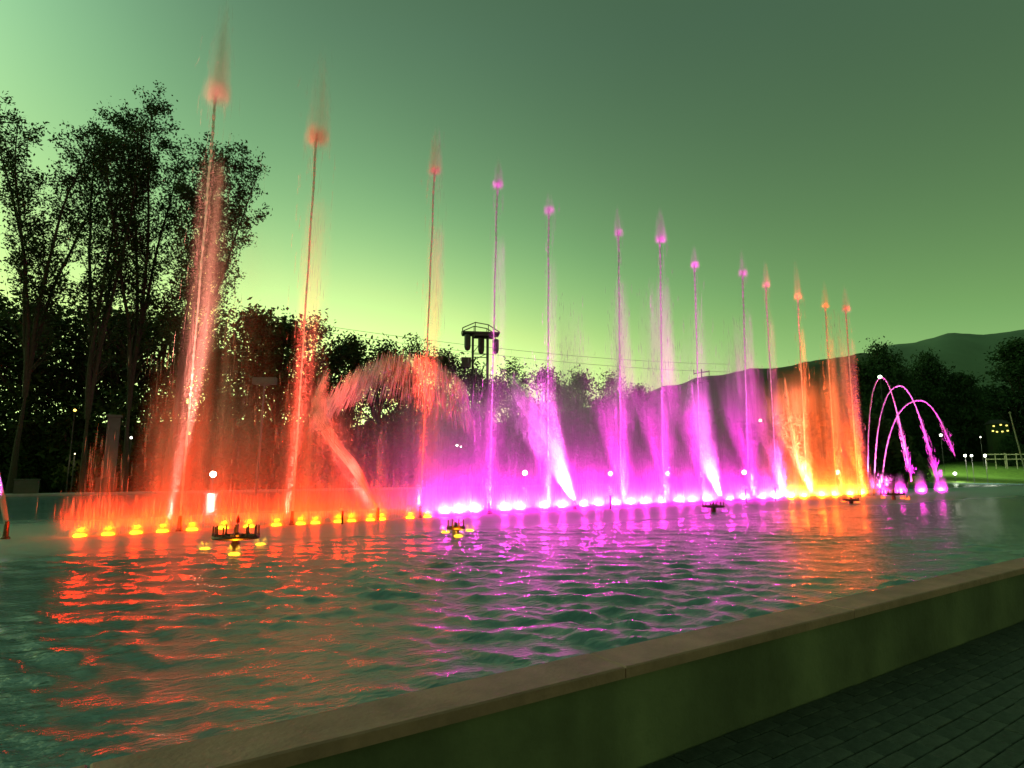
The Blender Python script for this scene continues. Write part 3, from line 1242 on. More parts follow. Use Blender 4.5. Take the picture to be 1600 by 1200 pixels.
# lit windows of a house high in the right trees
hs = at_y(1558, 668, 80)
he = empty('hill_house', (hs.x, hs.y, 0), -.3, 'small dark house with yellow lit windows in the trees right of the park lamps', 'house')
MB().box((0, 0, (hs.z) / 2), (2.0, 1.6, hs.z + .9), 0).build('wall', M_ground, he)
rf = MB()
rf.v = [(-1.2, -1.0, 0), (1.2, -1.0, 0), (1.2, 1.0, 0), (-1.2, 1.0, 0), (-.7, 0, .6), (.7, 0, .6)]
rf.f = [(0, 1, 5, 4), (2, 3, 4, 5), (1, 2, 5), (3, 0, 4), (0, 3, 2, 1)]
rf.build('roof', M_steel, he, loc=(0, 0, hs.z + .46))
M_win = emit('lit_window', (1, .85, .18), 2.2)
for wx, wz in ((-.85, -.5), (-.4, -.62), (.2, -.6), (.8, -.5), (-.7, .15), (.1, .3), (.75, .2)):
    MB().box((wx, -.82, hs.z + wz), (.2, .05, .17), 0).build('window', M_win, he)

# goal frame
gp = bearing(818, 46)
ge_ = empty('goal_frame', gp, 0, 'white tubular goal frame standing behind the far wall around a globe lamp', 'goal')
kg = 46 / (FPX * CP)
hg = height_for(732, 46)
for sx in (-12.5, 12.5):
    MB().tube([(sx * kg, 0, 0), (sx * kg, 0, hg)], .04, 5).build('post', M_pole, ge_)
MB().tube([(-12.5 * kg, 0, hg), (12.5 * kg, 0, hg)], .04, 5).build('crossbar', M_pole, ge_)
MB().tube([(-12.5 * kg, 0, hg * .52), (12.5 * kg, 0, hg * .52)], .03, 5).build('rail', M_pole, ge_)

# flagpole on the right
f0, f1 = bearing(1589, 50), at_y(1578, 646, 50)
fe = empty('flagpole', f0, 0, 'thin bare flagpole on the lawn near the right edge', 'pole')
MB().tube([(0, 0, 0), (f1.x - f0.x, 0, f1.z)], [.07, .045], 7).build('pole', M_wood, fe)
MB().lathe(sphere_prof(.09, 5), (f1.x - f0.x, 0, f1.z + .06), 8).build('finial', M_wood, fe)

# timber rail fence behind the lawn lamps
for k, (xa, xb) in enumerate(((1540, 1572), (1572, 1606), (1606, 1640))):
    fa, fb = at_y(xa, 722, 63), at_y(xb, 722, 62)
    fe = empty('rail_fence', fa, math.atan2(fb.y - fa.y, fb.x - fa.x), ('left', 'middle', 'right')[k] + ' bay of the pale rail fence behind the lawn at the right', 'fence', 'rail fence bays')
    Lf = (fb - fa).length
    for sx in (0.06, Lf / 2, Lf - .06):
        MB().box((sx, 0, .1), (.09, .09, 1.6), 0).build('post', M_wood, fe)
    for z in (.3, .8):
        MB().box((Lf / 2, -.07, z), (Lf - .02, .04, .1), 0).build('rail', M_wood, fe)
# small yellow tent at the lawn edge
yt = at_y(1431, 748, 56)
ye = empty('tent', (yt.x, yt.y, 0), .3, 'small yellow ridge tent at the water edge under the arching jets', 'tent')
tm = MB()
tm.v = [(-.5, -.5, 0), (.5, -.5, 0), (.5, .6, 0), (-.5, .6, 0), (0, -.5, 1.1), (0, .6, 1.1)]
tm.f = [(0, 4, 5, 3), (1, 2, 5, 4), (2, 3, 5), (0, 3, 2, 1)]
tm.build('canvas', M_yellow, ye)
fl = MB(); fl.v = [(-.45, -.48, .02), (0.1, -.5, .02), (0, -.49, 1.05)]; fl.f = [(0, 1, 2)]
fl.build('door_flap', M_yellow, ye)

# ================================================================== FOUNTAIN
RED, ORA, MAG, PNK = (1.0, .013, .0), (1.0, .085, .006), (.86, .02, .60), (.95, .05, .42)
RIG = 3.3


def row_colour(px):
    if px < 675:
        return RED
    if px < 1212:
        return MAG
    if px < 1226:
        return PNK
    if px < 1362:
        return ORA
    return MAG


def spot(parent, z, power, col, size=150, tilt=(0, 0), rad=.06, blend=.7, off=0.0):
    ld = bpy.data.lights.new('spot_beam', 'SPOT')
    ld.energy = power * RIG
    ld.color = col
    ld.spot_size = math.radians(size)
    ld.spot_blend = blend
    ld.shadow_soft_size = rad
    lo = bpy.data.objects.new('spot_beam', ld)
    COL.objects.link(lo)
    lo.parent = parent
    lo.location = (0, -off, z)
    lo.rotation_euler = (math.pi + tilt[0], tilt[1], 0)
    return lo


# pipe manifold of the row lies just under the surface; lamps with bubbling water stand on it
ORD = ['first', 'second', 'third', 'fourth', 'fifth', 'sixth', 'seventh', 'eighth', 'ninth', 'tenth', 'eleventh', 'twelfth', 'thirteenth', 'fourteenth', 'fifteenth',
       'sixteenth', 'seventeenth', 'eighteenth', 'nineteenth', 'twentieth', 'twenty-first', 'twenty-second', 'twenty-third', 'twenty-fourth', 'twenty-fifth', 'twenty-sixth']
housing_mb = MB().lathe([(.12, -.18), (.15, -.16), (.15, -.05), (.13, -.02), (.115, -.02), (.115, -.04)], n=12)
ME_house = mesh('housing', housing_mb.v, housing_mb.f)
ME_house.materials.append(M_black)
lens_mb = MB().lathe([(.105, .0), (.105, .03), (.07, .05), (.01, .055)], n=12)
LENS = {}
FROTH = {}


def bubbler(px, hpx, wpx, power, idx, fam, famlabel, pos=None, colour=None, dens=2.0):
    if px < 675:
        dens = 3.2
        colour = (1.0, .02, .0)
    p = pos or row_pt(px)
    s = ppm(p)
    col = colour or row_colour(px)
    e = empty('bubbler_lamp', p, 0, ORD[idx] + ' ' + famlabel, 'bubbler lamp', fam)
    link('housing', ME_house, None, e)
    key = col
    if key not in LENS:
        me = mesh('lens', lens_mb.v, lens_mb.f)
        me.materials.append(emit('lens_glow', (1, .42, .01) if col[2] < .02 else col, 9))
        LENS[key] = me
    link('lens', LENS[key], None, e)
    h, w = hpx / s, wpx / s
    fk = (round(h, 1), round(w, 1))
    if fk not in FROTH:
        fm = volume_mat('froth', dens / max(.15, w), 'plume', H=h, wb=w, wt=w * .6, ey=.7, seed=len(FROTH), top=.95, base=1.6, streak=.5, sxy=4 / max(.3, w), sz=1.2)
        hb = hull(h, w, w * .62, .7, 10)
        me = mesh('froth', hb.v, hb.f)
        me.materials.append(fm)
        FROTH[fk] = me
    link('froth', FROTH[fk], None, e)
    ld = bpy.data.lights.new('bubbler_light', 'POINT')
    ld.energy = power * RIG * .08
    ld.color = col
    ld.shadow_soft_size = .1
    lo = bpy.data.objects.new('bubbler_light', ld)
    COL.objects.link(lo)
    lo.parent = e
    lo.location = (0, 0, .14)
    spot(e, .1, power * .84, col, 178, (0, 0), .06, .1)
    return e


left_b = [125, 169, 213, 254, 300, 349, 389, 432, 470, 493, 529, 549, 579, 596, 641, 668]
for i, px in enumerate(left_b):
    hp = 16 if px not in (529, 549) else 20
    bubbler(px, hp * rnd.uniform(.75, 1.1), rnd.uniform(17, 25), 75 if i not in (1, 12) else 60, i, 'yellow-lit bubblers', 'yellow-glowing bubbler from the left end of the fountain row')
mid_b = [(696, 40, 20, 1.0), (716, 55, 24, 1.2), (742, 50, 22, 1.2), (788, 35, 22, 1.1), (812, 70, 26, 1.2), (850, 35, 22, 1.0), (878, 55, 24, 1.2), (912, 22, 14, .8), (935, 25, 20, .8),
         (962, 30, 22, .9), (985, 30, 22, .9), (1008, 42, 26, 1.1), (1035, 24, 18, .8), (1062, 45, 26, 1.1), (1080, 40, 24, 1.0), (1104, 55, 28, 1.3), (1140, 20, 14, .7), (1163, 30, 22, .9), (1190, 30, 24, 1.0), (1212, 45, 26, 1.2)]
for i, (px, h, w, k) in enumerate(mid_b):
    bubbler(px, h * 1.35, w * .95, 640 * k, i, 'white-pink bubblers', 'blazing pink-white bubbler from the left of the middle run')
or_b = [(1236, 30, 16, 1.0), (1256, 24, 16, .9), (1284, 58, 22, 1.6), (1304, 24, 16, .9), (1328, 24, 16, 1.0), (1346, 24, 14, .9)]
for i, (px, h, w, k) in enumerate(or_b):
    bubbler(px, h, w, 1000 * k, i, 'orange bubblers', 'orange-glowing bubbler from the left of the right-hand run')
for i, (px, h, w, k) in enumerate([(1380, 14, 10, .5), (1408, 34, 11, .8), (1440, 40, 12, .9), (1471, 40, 11, .9)]):
    bubbler(px, h, w, 300 * k, i, 'pink bubblers under the arches', 'small pink bubbler under the arching jets from the left')

# tall vertical jets
nozzle_mb = MB().lathe([(.07, -.15), (.07, .02), (.045, .05), (.035, .26), (.03, .3)], n=10)
ME_nozzle = mesh('nozzle', nozzle_mb.v, nozzle_mb.f)
ME_nozzle.materials.append(M_bronze)
jets = [
    # base px, head px, head py, head radius px, stem px radius, veil(hw px, tau), spray above px
    (280, 338, 138, 24, 3.2, 26, .75, 130),
    (456, 495, 208, 21, 2.8, 26, .55, 120),
    (657, 679, 264, 10, 2.3, 17, .60, 60),
    (765, 777, 285, 10, 2.2, 14, .40, 35),
    (856, 857, 325, 10, 2.0, 12, .25, 25),
    (971, 966, 361, 8, 2.0, 12, .45, 35),
    (1037, 1031, 371, 8.5, 2.0, 13, .45, 40),
    (1096, 1085, 411, 7.5, 1.8, 10, .30, 25),
    (1171, 1160, 424, 8, 2.0, 10, .35, 30),
    (1215, 1196, 443, 6.5, 1.8, 9, .40, 30),
    (1262, 1246, 461, 6.5, 1.7, 8, .40, 45),
    (1308, 1289, 475, 6, 1.7, 8, .35, 30),
    (1342, 1321, 480, 7.5, 1.7, 9, .40, 30),
]
M_stem = [volume_mat('jet_water', 26, 'solid'), volume_mat('jet_water', 34, 'solid'), volume_mat('jet_water', 18, 'solid')]
for i, (bx, hx, hy, hr, srp, vw, tau, above) in enumerate(jets):
    p = row_pt(bx)
    s = ppm(p)
    head = at_y(hx, hy, p.y + .0)
    e = empty('water_jet', p, 0, ORD[i] + ' tall vertical jet counted from the left, ' + ('with a big frothy pink head' if i < 2 else 'with a small red head' if i < 5 or i > 8 else 'with a small pink head'), 'water jet', 'tall vertical jets of the fountain row')
    link('nozzle', ME_nozzle, None, e)
    top = head - p
    r0 = srp / s
    pts, rad = [], []
    for k in range(141):
        t = k / 140
        q = Vector((top.x * t, 0, .3 + (top.z - .3) * t))
        q.x += .008 * math.sin(k * .22 + i) * t
        pts.append(q)
        rad.append(r0 * (1.0 - .35 * math.sin(t * 3.14) + (.3 * t)) * .62 * (1 + .28 * math.sin(k * 2.1 + math.sin(k))))
    MB().tube(pts, rad, 7).build('stem', M_stream, e)
    # crown: overturning mushroom of water at the top, ragged
    hs_ = s * CP * p.y / (CP * p.y + SP * (head.z - EYE))
    R_ = hr / hs_
    cm = volume_mat('crown_water', 2.0 / R_, 'plume', H=R_ * 2.4, wb=R_ * 1.3, wt=R_ * .95, ey=.9, seed=i + .5, top=.6, base=.9, streak=.85, sxy=2.6 / R_, sz=.7 / R_, bot=.6)
    cr = hull(R_ * 2.4, R_ * 1.3, R_ * .95, .9, 12).build('crown', cm, e)
    cr.location = top + Vector((R_ * .1, 0, -R_ * 1.65))
    # veil of falling drops below the head
    Hv = top.z * .92
    w1, w0 = vw / hs_, vw * 1.25 / s
    vm = volume_mat('veil_mist', tau * (.42 if i < 3 else .27) / w1, 'plume', H=Hv, wb=w0 * 1.2, wt=w1, ey=.8, seed=i * 1.7, top=.06, base=.3, streak=.95, sxy=5.0, sz=.12)
    ve = hull(Hv, w0 * 1.2, w1, .8).build('veil', vm, e)
    ve.location = (top.x * .55 + w1 * .35, 0, top.z * .06)
    ve.rotation_euler = (0, math.atan2(top.x * .45, top.z), 0)
    # thin spray standing above the head
    Ha = above / hs_
    am = volume_mat('plume_mist', tau * 1.3 / w1, 'plume', H=Ha * 1.5, wb=w1 * .95, wt=w1 * .35, ey=.8, seed=i * 2.9, top=.7, base=1.2, streak=.95, sxy=6, sz=.3)
    pe = hull(Ha * 1.5, w1 * .95, w1 * .35, .8).build('top_spray', am, e)
    pe.location = top + Vector((w1 * .1, 0, -R_ * .6))
    segs = []
    nseg = 130 if i < 3 else 50
    for k in range(nseg):
        z = top.z * (rnd.random() ** .7) * 1.02
        f = z / top.z
        x = top.x * (.5 + .5 * f) + rnd.gauss(.05, w0 * (.7 - .35 * f))
        y = rnd.gauss(0, w0 * .5)
        l_ = rnd.uniform(.15, .7)
        segs.append(((x, y, max(.05, z - l_)), (x + .01, y, z)))
    if i < 3:
        for k in range(60):
            z = top.z + rnd.uniform(-.6, Ha * 1.25)
            f = max(0, (z - top.z) / Ha)
            x = top.x + rnd.gauss(.05, w1 * .55 * (1 - .45 * f))
            l_ = rnd.uniform(.1, .5)
            segs.append(((x, rnd.gauss(0, .15), z - l_), (x, 0, z)))
    threads('falling_drops', segs, .004 if i < 3 else .0055, e)
    spot(e, .2, (300, 330, 280)[i] if i < 3 else 1100 if i < 5 else 2200, row_colour(bx), 50 if i < 2 else 42, (-.05, math.atan2(top.x, top.z)), .05, .6, .5)
    hcol = tuple(min(1, c_ + a_) for c_, a_ in zip(row_colour(bx), (0, (.25, .07)[i] if i < 2 else .03, (.19, .05)[i] if i < 2 else .02)))
    spot(e, .2, (6500, 6000, 6000)[i] if i < 3 else 8000 if i < 9 else 10500, hcol, 15 if i < 2 else 11, (-math.atan2(.36, top.z), math.atan2(top.x, top.z)), .05, .5, .36)

# broader plumes and curtains of drifting spray behind and between the jets
plumes = [
    # px centre, top y, half width bottom px, top px, tau, colour name/where label, back offset, top fade
    (150, 660, 42, 16, .22, 'thin red haze at the left end of the fountain row', .3, .6),
    (250, 545, 40, 26, .50, 'red column of falling spray just left of the first jet', .5, .5),
    (328, 236, 80, 60, .20, 'tall red veil of spray hanging over the round tree behind the first jet', .9, .25),
    (345, 455, 14, 12, .45, 'narrow bright red streak of spray right of the first jet', .4, .5),
    (300, 610, 75, 45, .40, 'broad dark red curtain around the foot of the first jet', .7, .5),
    (392, 600, 40, 26, .22, 'faint red curtain in front of the floodlight pole', .5, .5),
    (452, 560, 22, 14, .35, 'red streak left of the second jet', .3, .5),
    (492, 590, 56, 38, .65, 'orange-red curtain wrapped round the second jet', .6, .45),
    (592, 660, 12, 5, .50, 'slim red spout left of the third jet', .1, .5),
    (555, 690, 60, 30, .28, 'low red haze between the second and third jets', .8, .6),
    (612, 590, 45, 40, .20, 'dark red veil beneath the fan of spray', 1.0, .4),
    (690, 550, 52, 42, .75, 'rose-coloured curtain right of the third jet', .5, .35),
    (742, 580, 50, 42, .75, 'magenta curtain left of the fourth jet', .6, .4),
    (800, 575, 60, 50, .85, 'magenta curtain between the fourth and fifth jets', .6, .35),
    (862, 540, 34, 26, .65, 'pink plume around the fifth jet', .4, .45),
    (905, 455, 46, 20, .55, 'tall pale pink plume right of the fifth jet', .5, .7),
    (935, 575, 56, 50, .95, 'deep magenta curtain left of the sixth jet', .7, .35),
    (986, 440, 26, 9, .95, 'flame-shaped pink plume beside the sixth jet', .35, .75),
    (1008, 580, 52, 46, .95, 'deep magenta curtain between the sixth and seventh jets', .8, .35),
    (1050, 430, 38, 12, .55, 'tall faint pink plume right of the seventh jet', .5, .75),
    (1095, 575, 52, 42, .80, 'magenta curtain around the eighth jet', .7, .4),
    (1122, 480, 50, 26, .30, 'pale pink haze above the eighth jet', .8, .8),
    (1140, 600, 42, 38, .85, 'dark magenta curtain left of the ninth jet', .8, .35),
    (1182, 490, 38, 8, 1.0, 'flame-shaped pink plume between the ninth and tenth jets', .4, .65),
    (1222, 590, 32, 28, .75, 'crimson curtain just right of the tenth jet', .6, .35),
    (1268, 560, 38, 34, 1.1, 'thick orange curtain left of the twelfth jet', .4, .25),
    (1312, 556, 26, 22, .9, 'orange-red curtain around the twelfth jet', .4, .25),
    (1338, 480, 24, 9, .95, 'flame-shaped coral plume at the last tall jet', .3, .55),
    (380, 560, 120, 90, .42, 'wide soft red curtain behind the first and second jets', 1.6, .6),
    (590, 600, 110, 90, .30, 'wide dim red curtain behind the slanted orange jet', 1.7, .6),
    (745, 560, 80, 70, .60, 'wide soft magenta curtain behind the fourth jet', 1.6, .5),
    (880, 540, 90, 80, .75, 'wide soft magenta curtain behind the fifth jet', 1.7, .5),
    (1010, 545, 90, 80, .80, 'wide soft purple curtain behind the sixth and seventh jets', 1.8, .5),
    (1135, 550, 80, 70, .80, 'wide soft purple curtain behind the eighth and ninth jets', 1.8, .5),
    (1392, 725, 34, 10, .05, 'low purple haze under the arching jets', .6, .95),
]
for i, px in enumerate(range(120, 1400, 52)):
    q_ = row_pt(px)
    yb_ = 600 + FPX * (SP * q_.y + CP * (EYE - WATER)) / (CP * q_.y - SP * (EYE - WATER))
    hpx_ = rnd.uniform(48, 80) if px < 660 else rnd.uniform(60, 110) if px < 1340 else 35
    plumes.append((px + rnd.uniform(-8, 8), yb_ - hpx_, 38, 24, .55 if px < 660 else .75, ORD[i] + ' patch of low splash mist from the left end of the fountain row', 0.05, .9))
for i, (px, ty, wb, wt, tau, lab, back, tf) in enumerate(plumes):
    high = px > 800 and ty < 500
    if high:
        tau *= 2.3
        wt = max(wt, wb * .5)
    p = row_pt(px)
    p = p + Vector((EV[0], EV[1], 0)) * back
    s = ppm(p)
    Hq = at_y(px, ty, p.y).z - WATER
    wbm, wtm = wb * 1.6 / s, wt * 1.6 / s
    vm = volume_mat('plume_mist', tau * (.36 if px < 680 else .46) / (.55 * (wbm + wtm) * .6), 'plume', H=Hq, wb=wbm, wt=wtm, ey=.6, seed=i * 1.31 + 3, top=tf, base=.7 if high else 1.25, streak=.6 if high else .4 if back > 1.5 else .85, sxy=3.4, sz=.16)
    o = hull(Hq, wbm, wtm, .6).build('spray_plume', vm, None)
    o.location = p
    tag(o, lab, 'spray', 'drifting spray along the fountain row')
    nseg = int(40 + 130 * tau) if i != 2 else 30
    segs = []
    for k in range(nseg):
        z = Hq * (rnd.random() ** 1.2)
        f = z / Hq
        w = wbm + (wtm - wbm) * f
        x, y = rnd.gauss(0, w * .42), rnd.gauss(0, w * .25)
        l_ = rnd.uniform(.12, .6)
        segs.append(((x, y, max(.02, z - l_)), (x, y, z)))
    threads('falling_drops', segs, .0055 if px < 700 else .008, o)


# swinging slanted jets
def slant(pixels, radii_px, label, tau, col, idx, name='swinging_jet'):
    px0 = pixels[0][0]
    p = row_pt(px0)
    s = ppm(p)
    e = empty(name, p, 0, label, 'water jet', 'slanted swinging jets')
    link('nozzle', ME_nozzle, None, e)
    P3 = [at_y(x, y, p.y) - p for x, y in pixels]
    P3[0] = Vector((0, 0, .25))
    # resample by a smooth curve
    pts, rad = [], []
    n = 8
    for a in range(len(P3) - 1):
        for k in range(n if a < len(P3) - 2 else n + 1):
            t = k / n
            pts.append(P3[a].lerp(P3[a + 1], t))
            rad.append((radii_px[a] * (1 - t) + radii_px[a + 1] * t) / s)
    for _ in range(4):
        pts = [pts[0]] + [(pts[k - 1] + pts[k] * 2 + pts[k + 1]) / 4 for k in range(1, len(pts) - 1)] + [pts[-1]]
        rad = [rad[0]] + [(rad[k - 1] + rad[k] * 2 + rad[k + 1]) / 4 for k in range(1, len(rad) - 1)] + [rad[-1]]
    h = len(pts) // 2
    MB().tube(pts[:h + 1], rad[:h + 1], 9).build('stem', volume_mat('jet_water', tau * 2.0 / (rad[h // 2] * 1.6), 'solid'), e)
    MB().tube(pts[h:], rad[h:], 9).build('spray_tail', volume_mat('jet_water', tau * 1.0 / (max(rad) * 1.6), 'ragged'), e)
    segs = []
    for k in range(420):
        f = rnd.random()
        a = int(f * (len(pts) - 2))
        q = pts[a]
        d = (pts[a + 1] - pts[a]).normalized()
        r_ = rad[a]
        o_ = Vector((rnd.gauss(0, r_ * .6), rnd.gauss(0, r_ * .6), rnd.gauss(0, r_ * .5)))
        st = q + o_
        segs.append((st, st + d * rnd.uniform(.1, .45)))
    for k in range(160):     # drops falling away from the bend
        q = pts[-1 - rnd.randrange(h)]
        x = q.x + rnd.gauss(0, .15)
        z = q.z - rnd.random() ** 1.5 * q.z * .7
        segs.append(((x, rnd.gauss(0, .1), z - rnd.uniform(.1, .4)), (x, 0, z)))
    threads('falling_drops', segs, .007, e)
    d = (P3[1] - P3[0])
    spot(e, .35, 200, col, 60, (-.06, math.atan2(d.x, d.z)), .05, .6, .3)
    dm = P3[-2]
    spot(e, .2, 1000 if px0 < 700 else 6500, tuple(min(1, c_ + a_) for c_, a_ in zip(col, (0, .08, .06))), 34, (-math.atan2(.5, dm.z), math.atan2(dm.x, dm.z)), .05, .6, .5)
    return e


slant([(590, 797), (553, 728), (520, 690), (499, 652), (500, 618), (508, 588)], [2.5, 9, 8, 12, 11, 2], 'orange slanted jet between the second and third tall jets, bending left', .8, RED, 0)
slant([(898, 788), (868, 700), (838, 655), (812, 615), (798, 585)], [3, 9, 13, 15, 3], 'wide pink slanted jet crossing the fifth tall jet', .9, MAG, 1)
slant([(1120, 770), (1098, 718), (1080, 688), (1077, 645), (1079, 600)], [2, 5, 10, 12, 2], 'white-pink slanted jet leaning left at the eighth tall jet', 1.2, MAG, 2)
slant([(1260, 768), (1244, 712), (1230, 640), (1226, 590)], [1.6, 2, 3, 1], 'thin orange slanted jet at the left side of the orange curtain', 1.0, ORA, 3)

# leftmost jet leaving the frame
p = on_z(8, 842, WATER)
e = empty('swinging_jet', p, 0, 'violet jet leaning out of the frame at the left edge', 'water jet', 'slanted swinging jets')
link('nozzle', ME_nozzle, None, e)
t1 = at_y(-6, 740, p.y) - p
t2 = at_y(-30, 640, p.y) - p
MB().tube([(0, 0, .25), t1 * .5 + Vector((0.02, 0, .1)), t1, t2], [.04, .05, .055, .09], 8).build('stem', volume_mat('jet_water', 22, 'solid'), e)
spot(e, .38, 500, (.85, .12, 1), 60, (-.06, math.atan2(t1.x, t1.z)), .05, .6, .3)

# fan of spray thrown over by the swinging red jet
p = row_pt(600) + Vector((EV[0], EV[1], 0)) * .6
s = ppm(p)
fan = empty('spray_fan', p, 0, 'arched red fan of falling water threads between the second and third tall jets', 'spray')
segs = []
crest = []
for k in range(2300):
    t = rnd.random()
    # crest from (512,640) over (600,556) to (735,600)
    x0 = 512 + 215 * t
    y0 = 640 - 92 * math.sin(math.pi * min(1, t * .86 + .02)) ** .75
    dep = rnd.random() ** 1.6
    # threads lie along the fall: slanting out on the left side, straight down on the right
    ang = (-.55 + .75 * t)
    L0 = dep * (46 + 30 * t)
    ax, ay = x0 - math.sin(ang) * L0 * -1, y0 + math.cos(ang) * L0
    ln = rnd.uniform(12, 38)
    bx_, by_ = ax + math.sin(ang) * ln, ay + math.cos(ang) * ln
    dy = rnd.gauss(0, .25)
    a3 = at_y(ax, ay, p.y) - p; b3 = at_y(bx_, by_, p.y) - p
    a3.y += dy; b3.y += dy
    segs.append((a3, b3))
threads('fan_threads', segs, .006, fan, m_drops(.42))
cp_ = []
for k in range(17):
    t = k / 16
    x0 = 515 + 210 * t
    y0 = 648 - 90 * math.sin(math.pi * min(1, t * .86 + .02)) ** .75 + 8
    cp_.append(at_y(x0, y0 + 10, p.y) - p)
MB().tube(cp_, [.12 + .25 * math.sin(math.pi * k / 16) for k in range(17)], 9).build('crest', volume_mat('fan_mist', .22, 'solid'), fan)

# three arching jets at the right end
arches = [
    ((1357, 765), (1378, 589), (1424, 752), 'tallest arching jet, leftmost of the three pink arches'),
    ((1366, 768), (1406, 602), (1466, 758), 'middle one of the three pink arching jets'),
    ((1377, 768), (1436, 625), (1492, 712), 'lowest and widest arching jet, its right end grey'),
]
for i, (a, top, b_, lab) in enumerate(arches):
    p = row_pt(a[0])
    s = ppm(p)
    e = empty('arching_jet', p, 0, lab, 'water jet', 'arching jets at the right end')
    link('nozzle', ME_nozzle, None, e)
    A = Vector((0, 0, .2))
    T = at_y(*top, p.y) - p
    Bq = at_y(*b_, p.y) - p
    pts, rad = [], []
    n = 44
    for k in range(n + 1):
        t = k / n
        # parabola in two halves, matched at the apex
        if t < .45:
            f = t / .45
            x = T.x * (1 - (1 - f) ** 1.0) * (0.55 * f + .45)
            z = A.z + (T.z - A.z) * (1 - (1 - f) ** 2)
            x = T.x * (f * .62 + .38 * f ** 2)
        else:
            f = (t - .45) / .55
            x = T.x + (Bq.x - T.x) * (f * (1 - .12 * f) / .88)
            z = T.z + (Bq.z - T.z) * f ** 2
        pts.append(Vector((x, 0, z)))
        rad.append(1.1 / s)
    # smooth the apex
    for _ in range(6):
        pts = [pts[0]] + [(pts[k - 1] + pts[k] * 2 + pts[k + 1]) / 4 for k in range(1, len(pts) - 1)] + [pts[-1]]
    MB().tube(pts, rad, 7).build('stream', volume_mat('arch_water', 1.1 / rad[0], 'solid'), e)
    segs = []
    for k in range(320):
        f = .62 + .38 * rnd.random() ** .7
        a_ = int(f * (n - 1))
        q = pts[a_]
        w = .01 + .10 * max(0, f - .75) / .25
        x, z = q.x + rnd.gauss(0, w), q.z + rnd.gauss(0, w)
        d = (pts[a_ + 1] - pts[a_]).normalized() * rnd.uniform(.1, .4)
        segs.append(((x, rnd.gauss(0, w), z), (x + d.x, 0, z + d.z)))
    if i == 2:
        segs = segs[:120]
    threads('broken_drops', segs, .008, e)
    d = T - A
    spot(e, .35, 1500, (1.0, .13, .6), 50, (-.05, math.atan2(d.x, d.z)), .05, .7, .35)
    if i < 2:
        q = Vector((Bq.x - .3, 0, .12))
        lo = spot(e, .2, 1600, MAG, 60, (0, .15), .05, .7)
        lo.location = (Bq.x + .1, -.1, .2)

# ring fountain heads out in the pool
def ring_head(px, py, wpx, label, n_noz, col, lamps, fam, hpx=26, spikes=False, dark=M_bronze):
    p = on_z(px, py, WATER)
    s = ppm(p)
    R_ = wpx / 2 / s
    h = hpx / s
    e = empty('nozzle_ring', p, rnd.uniform(0, .5), label, 'fountain head', 'ring fountain heads standing in the pool')
    prof = [(.07, -.1), (.07, h * .35), (.05, h * .45), (.04, h * .62)]
    MB().lathe(prof, n=10).build('riser', dark, e)
    ring = [(R_ * math.cos(6.2832 * k / 24), R_ * .8 * math.sin(6.2832 * k / 24), h * .62) for k in range(25)]
    MB().tube(ring, .028, 6).build('ring_pipe', dark, e)
    for k in range(4):
        a = math.pi / 4 + k * math.pi / 2
        MB().tube([(0, 0, h * .5), (R_ * math.cos(a), R_ * .8 * math.sin(a), h * .62)], .022, 5).build('arm', dark, e)
    for k in range(n_noz):
        a = 6.2832 * k / n_noz + .15
        x, y = R_ * math.cos(a), R_ * .8 * math.sin(a)
        MB().lathe([(.02, h * .58), (.02, h * .72), (.013, h * .78), (.012, h * (1.1 if not spikes else 1.3))], (x, y, 0), 6).build('nozzle', dark, e)
    MB().lathe([(.07, h * .62), (.08, h * .72), (.03, h * .8), (.02, h * 1.15)], n=8).build('centre_nozzle', dark, e)
    for j, (lx, ly, pw_) in enumerate(lamps):
        q = on_z(lx, ly, WATER)
        le = empty('pool_lamp', q, 0, ('left', 'middle', 'right', 'fourth')[j] + ' floating lamp around the ' + fam, 'lamp', 'lamps around the ring heads')
        link('housing', ME_house, None, le)
        mb = MB().lathe([(.075, -.03), (.075, .005), (.05, .02), (.01, .025)], n=12)
        mb.build('lens', emit('lens_glow', col, 9), le)
        # little tongues of water lit over the lamp
        fm = volume_mat('froth', 9, 'plume', H=.13, wb=.085, wt=.02, ey=.6, seed=j + px, top=.5, base=1.5, streak=.8, sxy=12, sz=5)
        for o_ in (-.07, .06):
            f_ = hull(.13, .085, .03, .6, 8).build('froth', fm, le)
            f_.location = (o_, 0, .03)
        ld = spot(le, .08, pw_ * .35, col, 165, (0, 0), .06, .5)
    return e


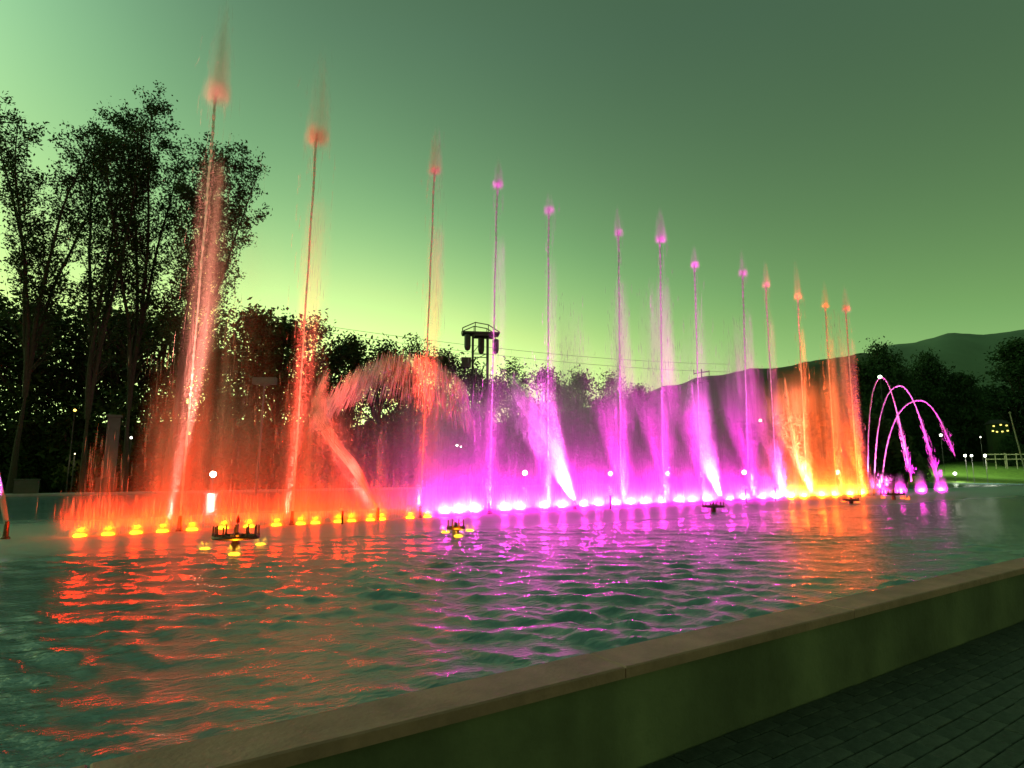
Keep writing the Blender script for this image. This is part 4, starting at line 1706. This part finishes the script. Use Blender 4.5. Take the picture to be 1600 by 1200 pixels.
YEL = (1.0, .42, .01)
ring_head(367, 862, 66, 'bronze ring of nozzles nearest the camera, in front of the first two jets', 12, YEL, [(320, 858, 14), (366, 866, 18), (407, 851, 14)], 'nearest ring head', 36)
ring_head(712, 836, 26, 'small spiky nozzle cluster in front of the third and fourth jets', 8, YEL, [(696, 832, 16), (716, 838, 20), (734, 829, 16)], 'spiky cluster', 18, True)
ring_head(1115, 800, 34, 'purple-lit ring of nozzles in front of the eighth jet', 12, MAG, [(1101, 799, 14), (1132, 799, 20)], 'purple-lit ring head', 14)
ring_head(1330, 787, 24, 'low dark nozzle ring in front of the last tall jets', 8, ORA, [(1318, 784, 14), (1340, 785, 30)], 'low dark ring head', 9)
ring_head(1397, 781, 34, 'red-lit ring of nozzles at the right, in front of the arching jets', 12, ORA, [(1380, 778, 40), (1410, 779, 30), (1418, 780, 30)], 'red-lit ring head', 14)

# red marker float on a rod
p = on_z(371, 828, WATER)
e = empty('marker_float', p, 0, 'small red teardrop float on a thin rod behind the nearest nozzle ring', 'float')
MB().tube([(0, 0, -.05), (0, 0, .14)], .008, 5).build('rod', M_black, e)
M_red = solid('red_plastic', (.5, .02, .01), .5, 8, .2, .1)
MB().lathe([(.004, .12), (.035, .15), (.04, .19), (.02, .25), (.003, .3)], n=10).build('float', M_red, e)

# mushroom-shaped little spouts
for i, (px, lab) in enumerate(((524, 'tiny mushroom spout in the yellow-lit run of the row'), (937, 'tiny mushroom spout left of the sixth jet'), (1148, 'white mushroom spout left of the ninth jet'), (1194, 'white mushroom spout left of the tenth jet'), (1327, 'tiny orange mushroom spout at the orange curtain'))):
    p = row_pt(px) - Vector((EV[0], EV[1], 0)) * .5
    s = ppm(p)
    e = empty('mushroom_spout', p, 0, lab, 'spout', 'mushroom spouts')
    h = (26 if i < 4 else 18) / s
    MB().tube([(0, 0, -.05), (0, 0, h * .8)], .025, 6).build('pipe', M_bronze, e)
    MB().lathe([(.03, h * .72), (.11, h * .78), (.12, h * .9), (.07, h), (.01, h * 1.03)], n=10).build('cap_of_water', M_drops, e, smooth=True)
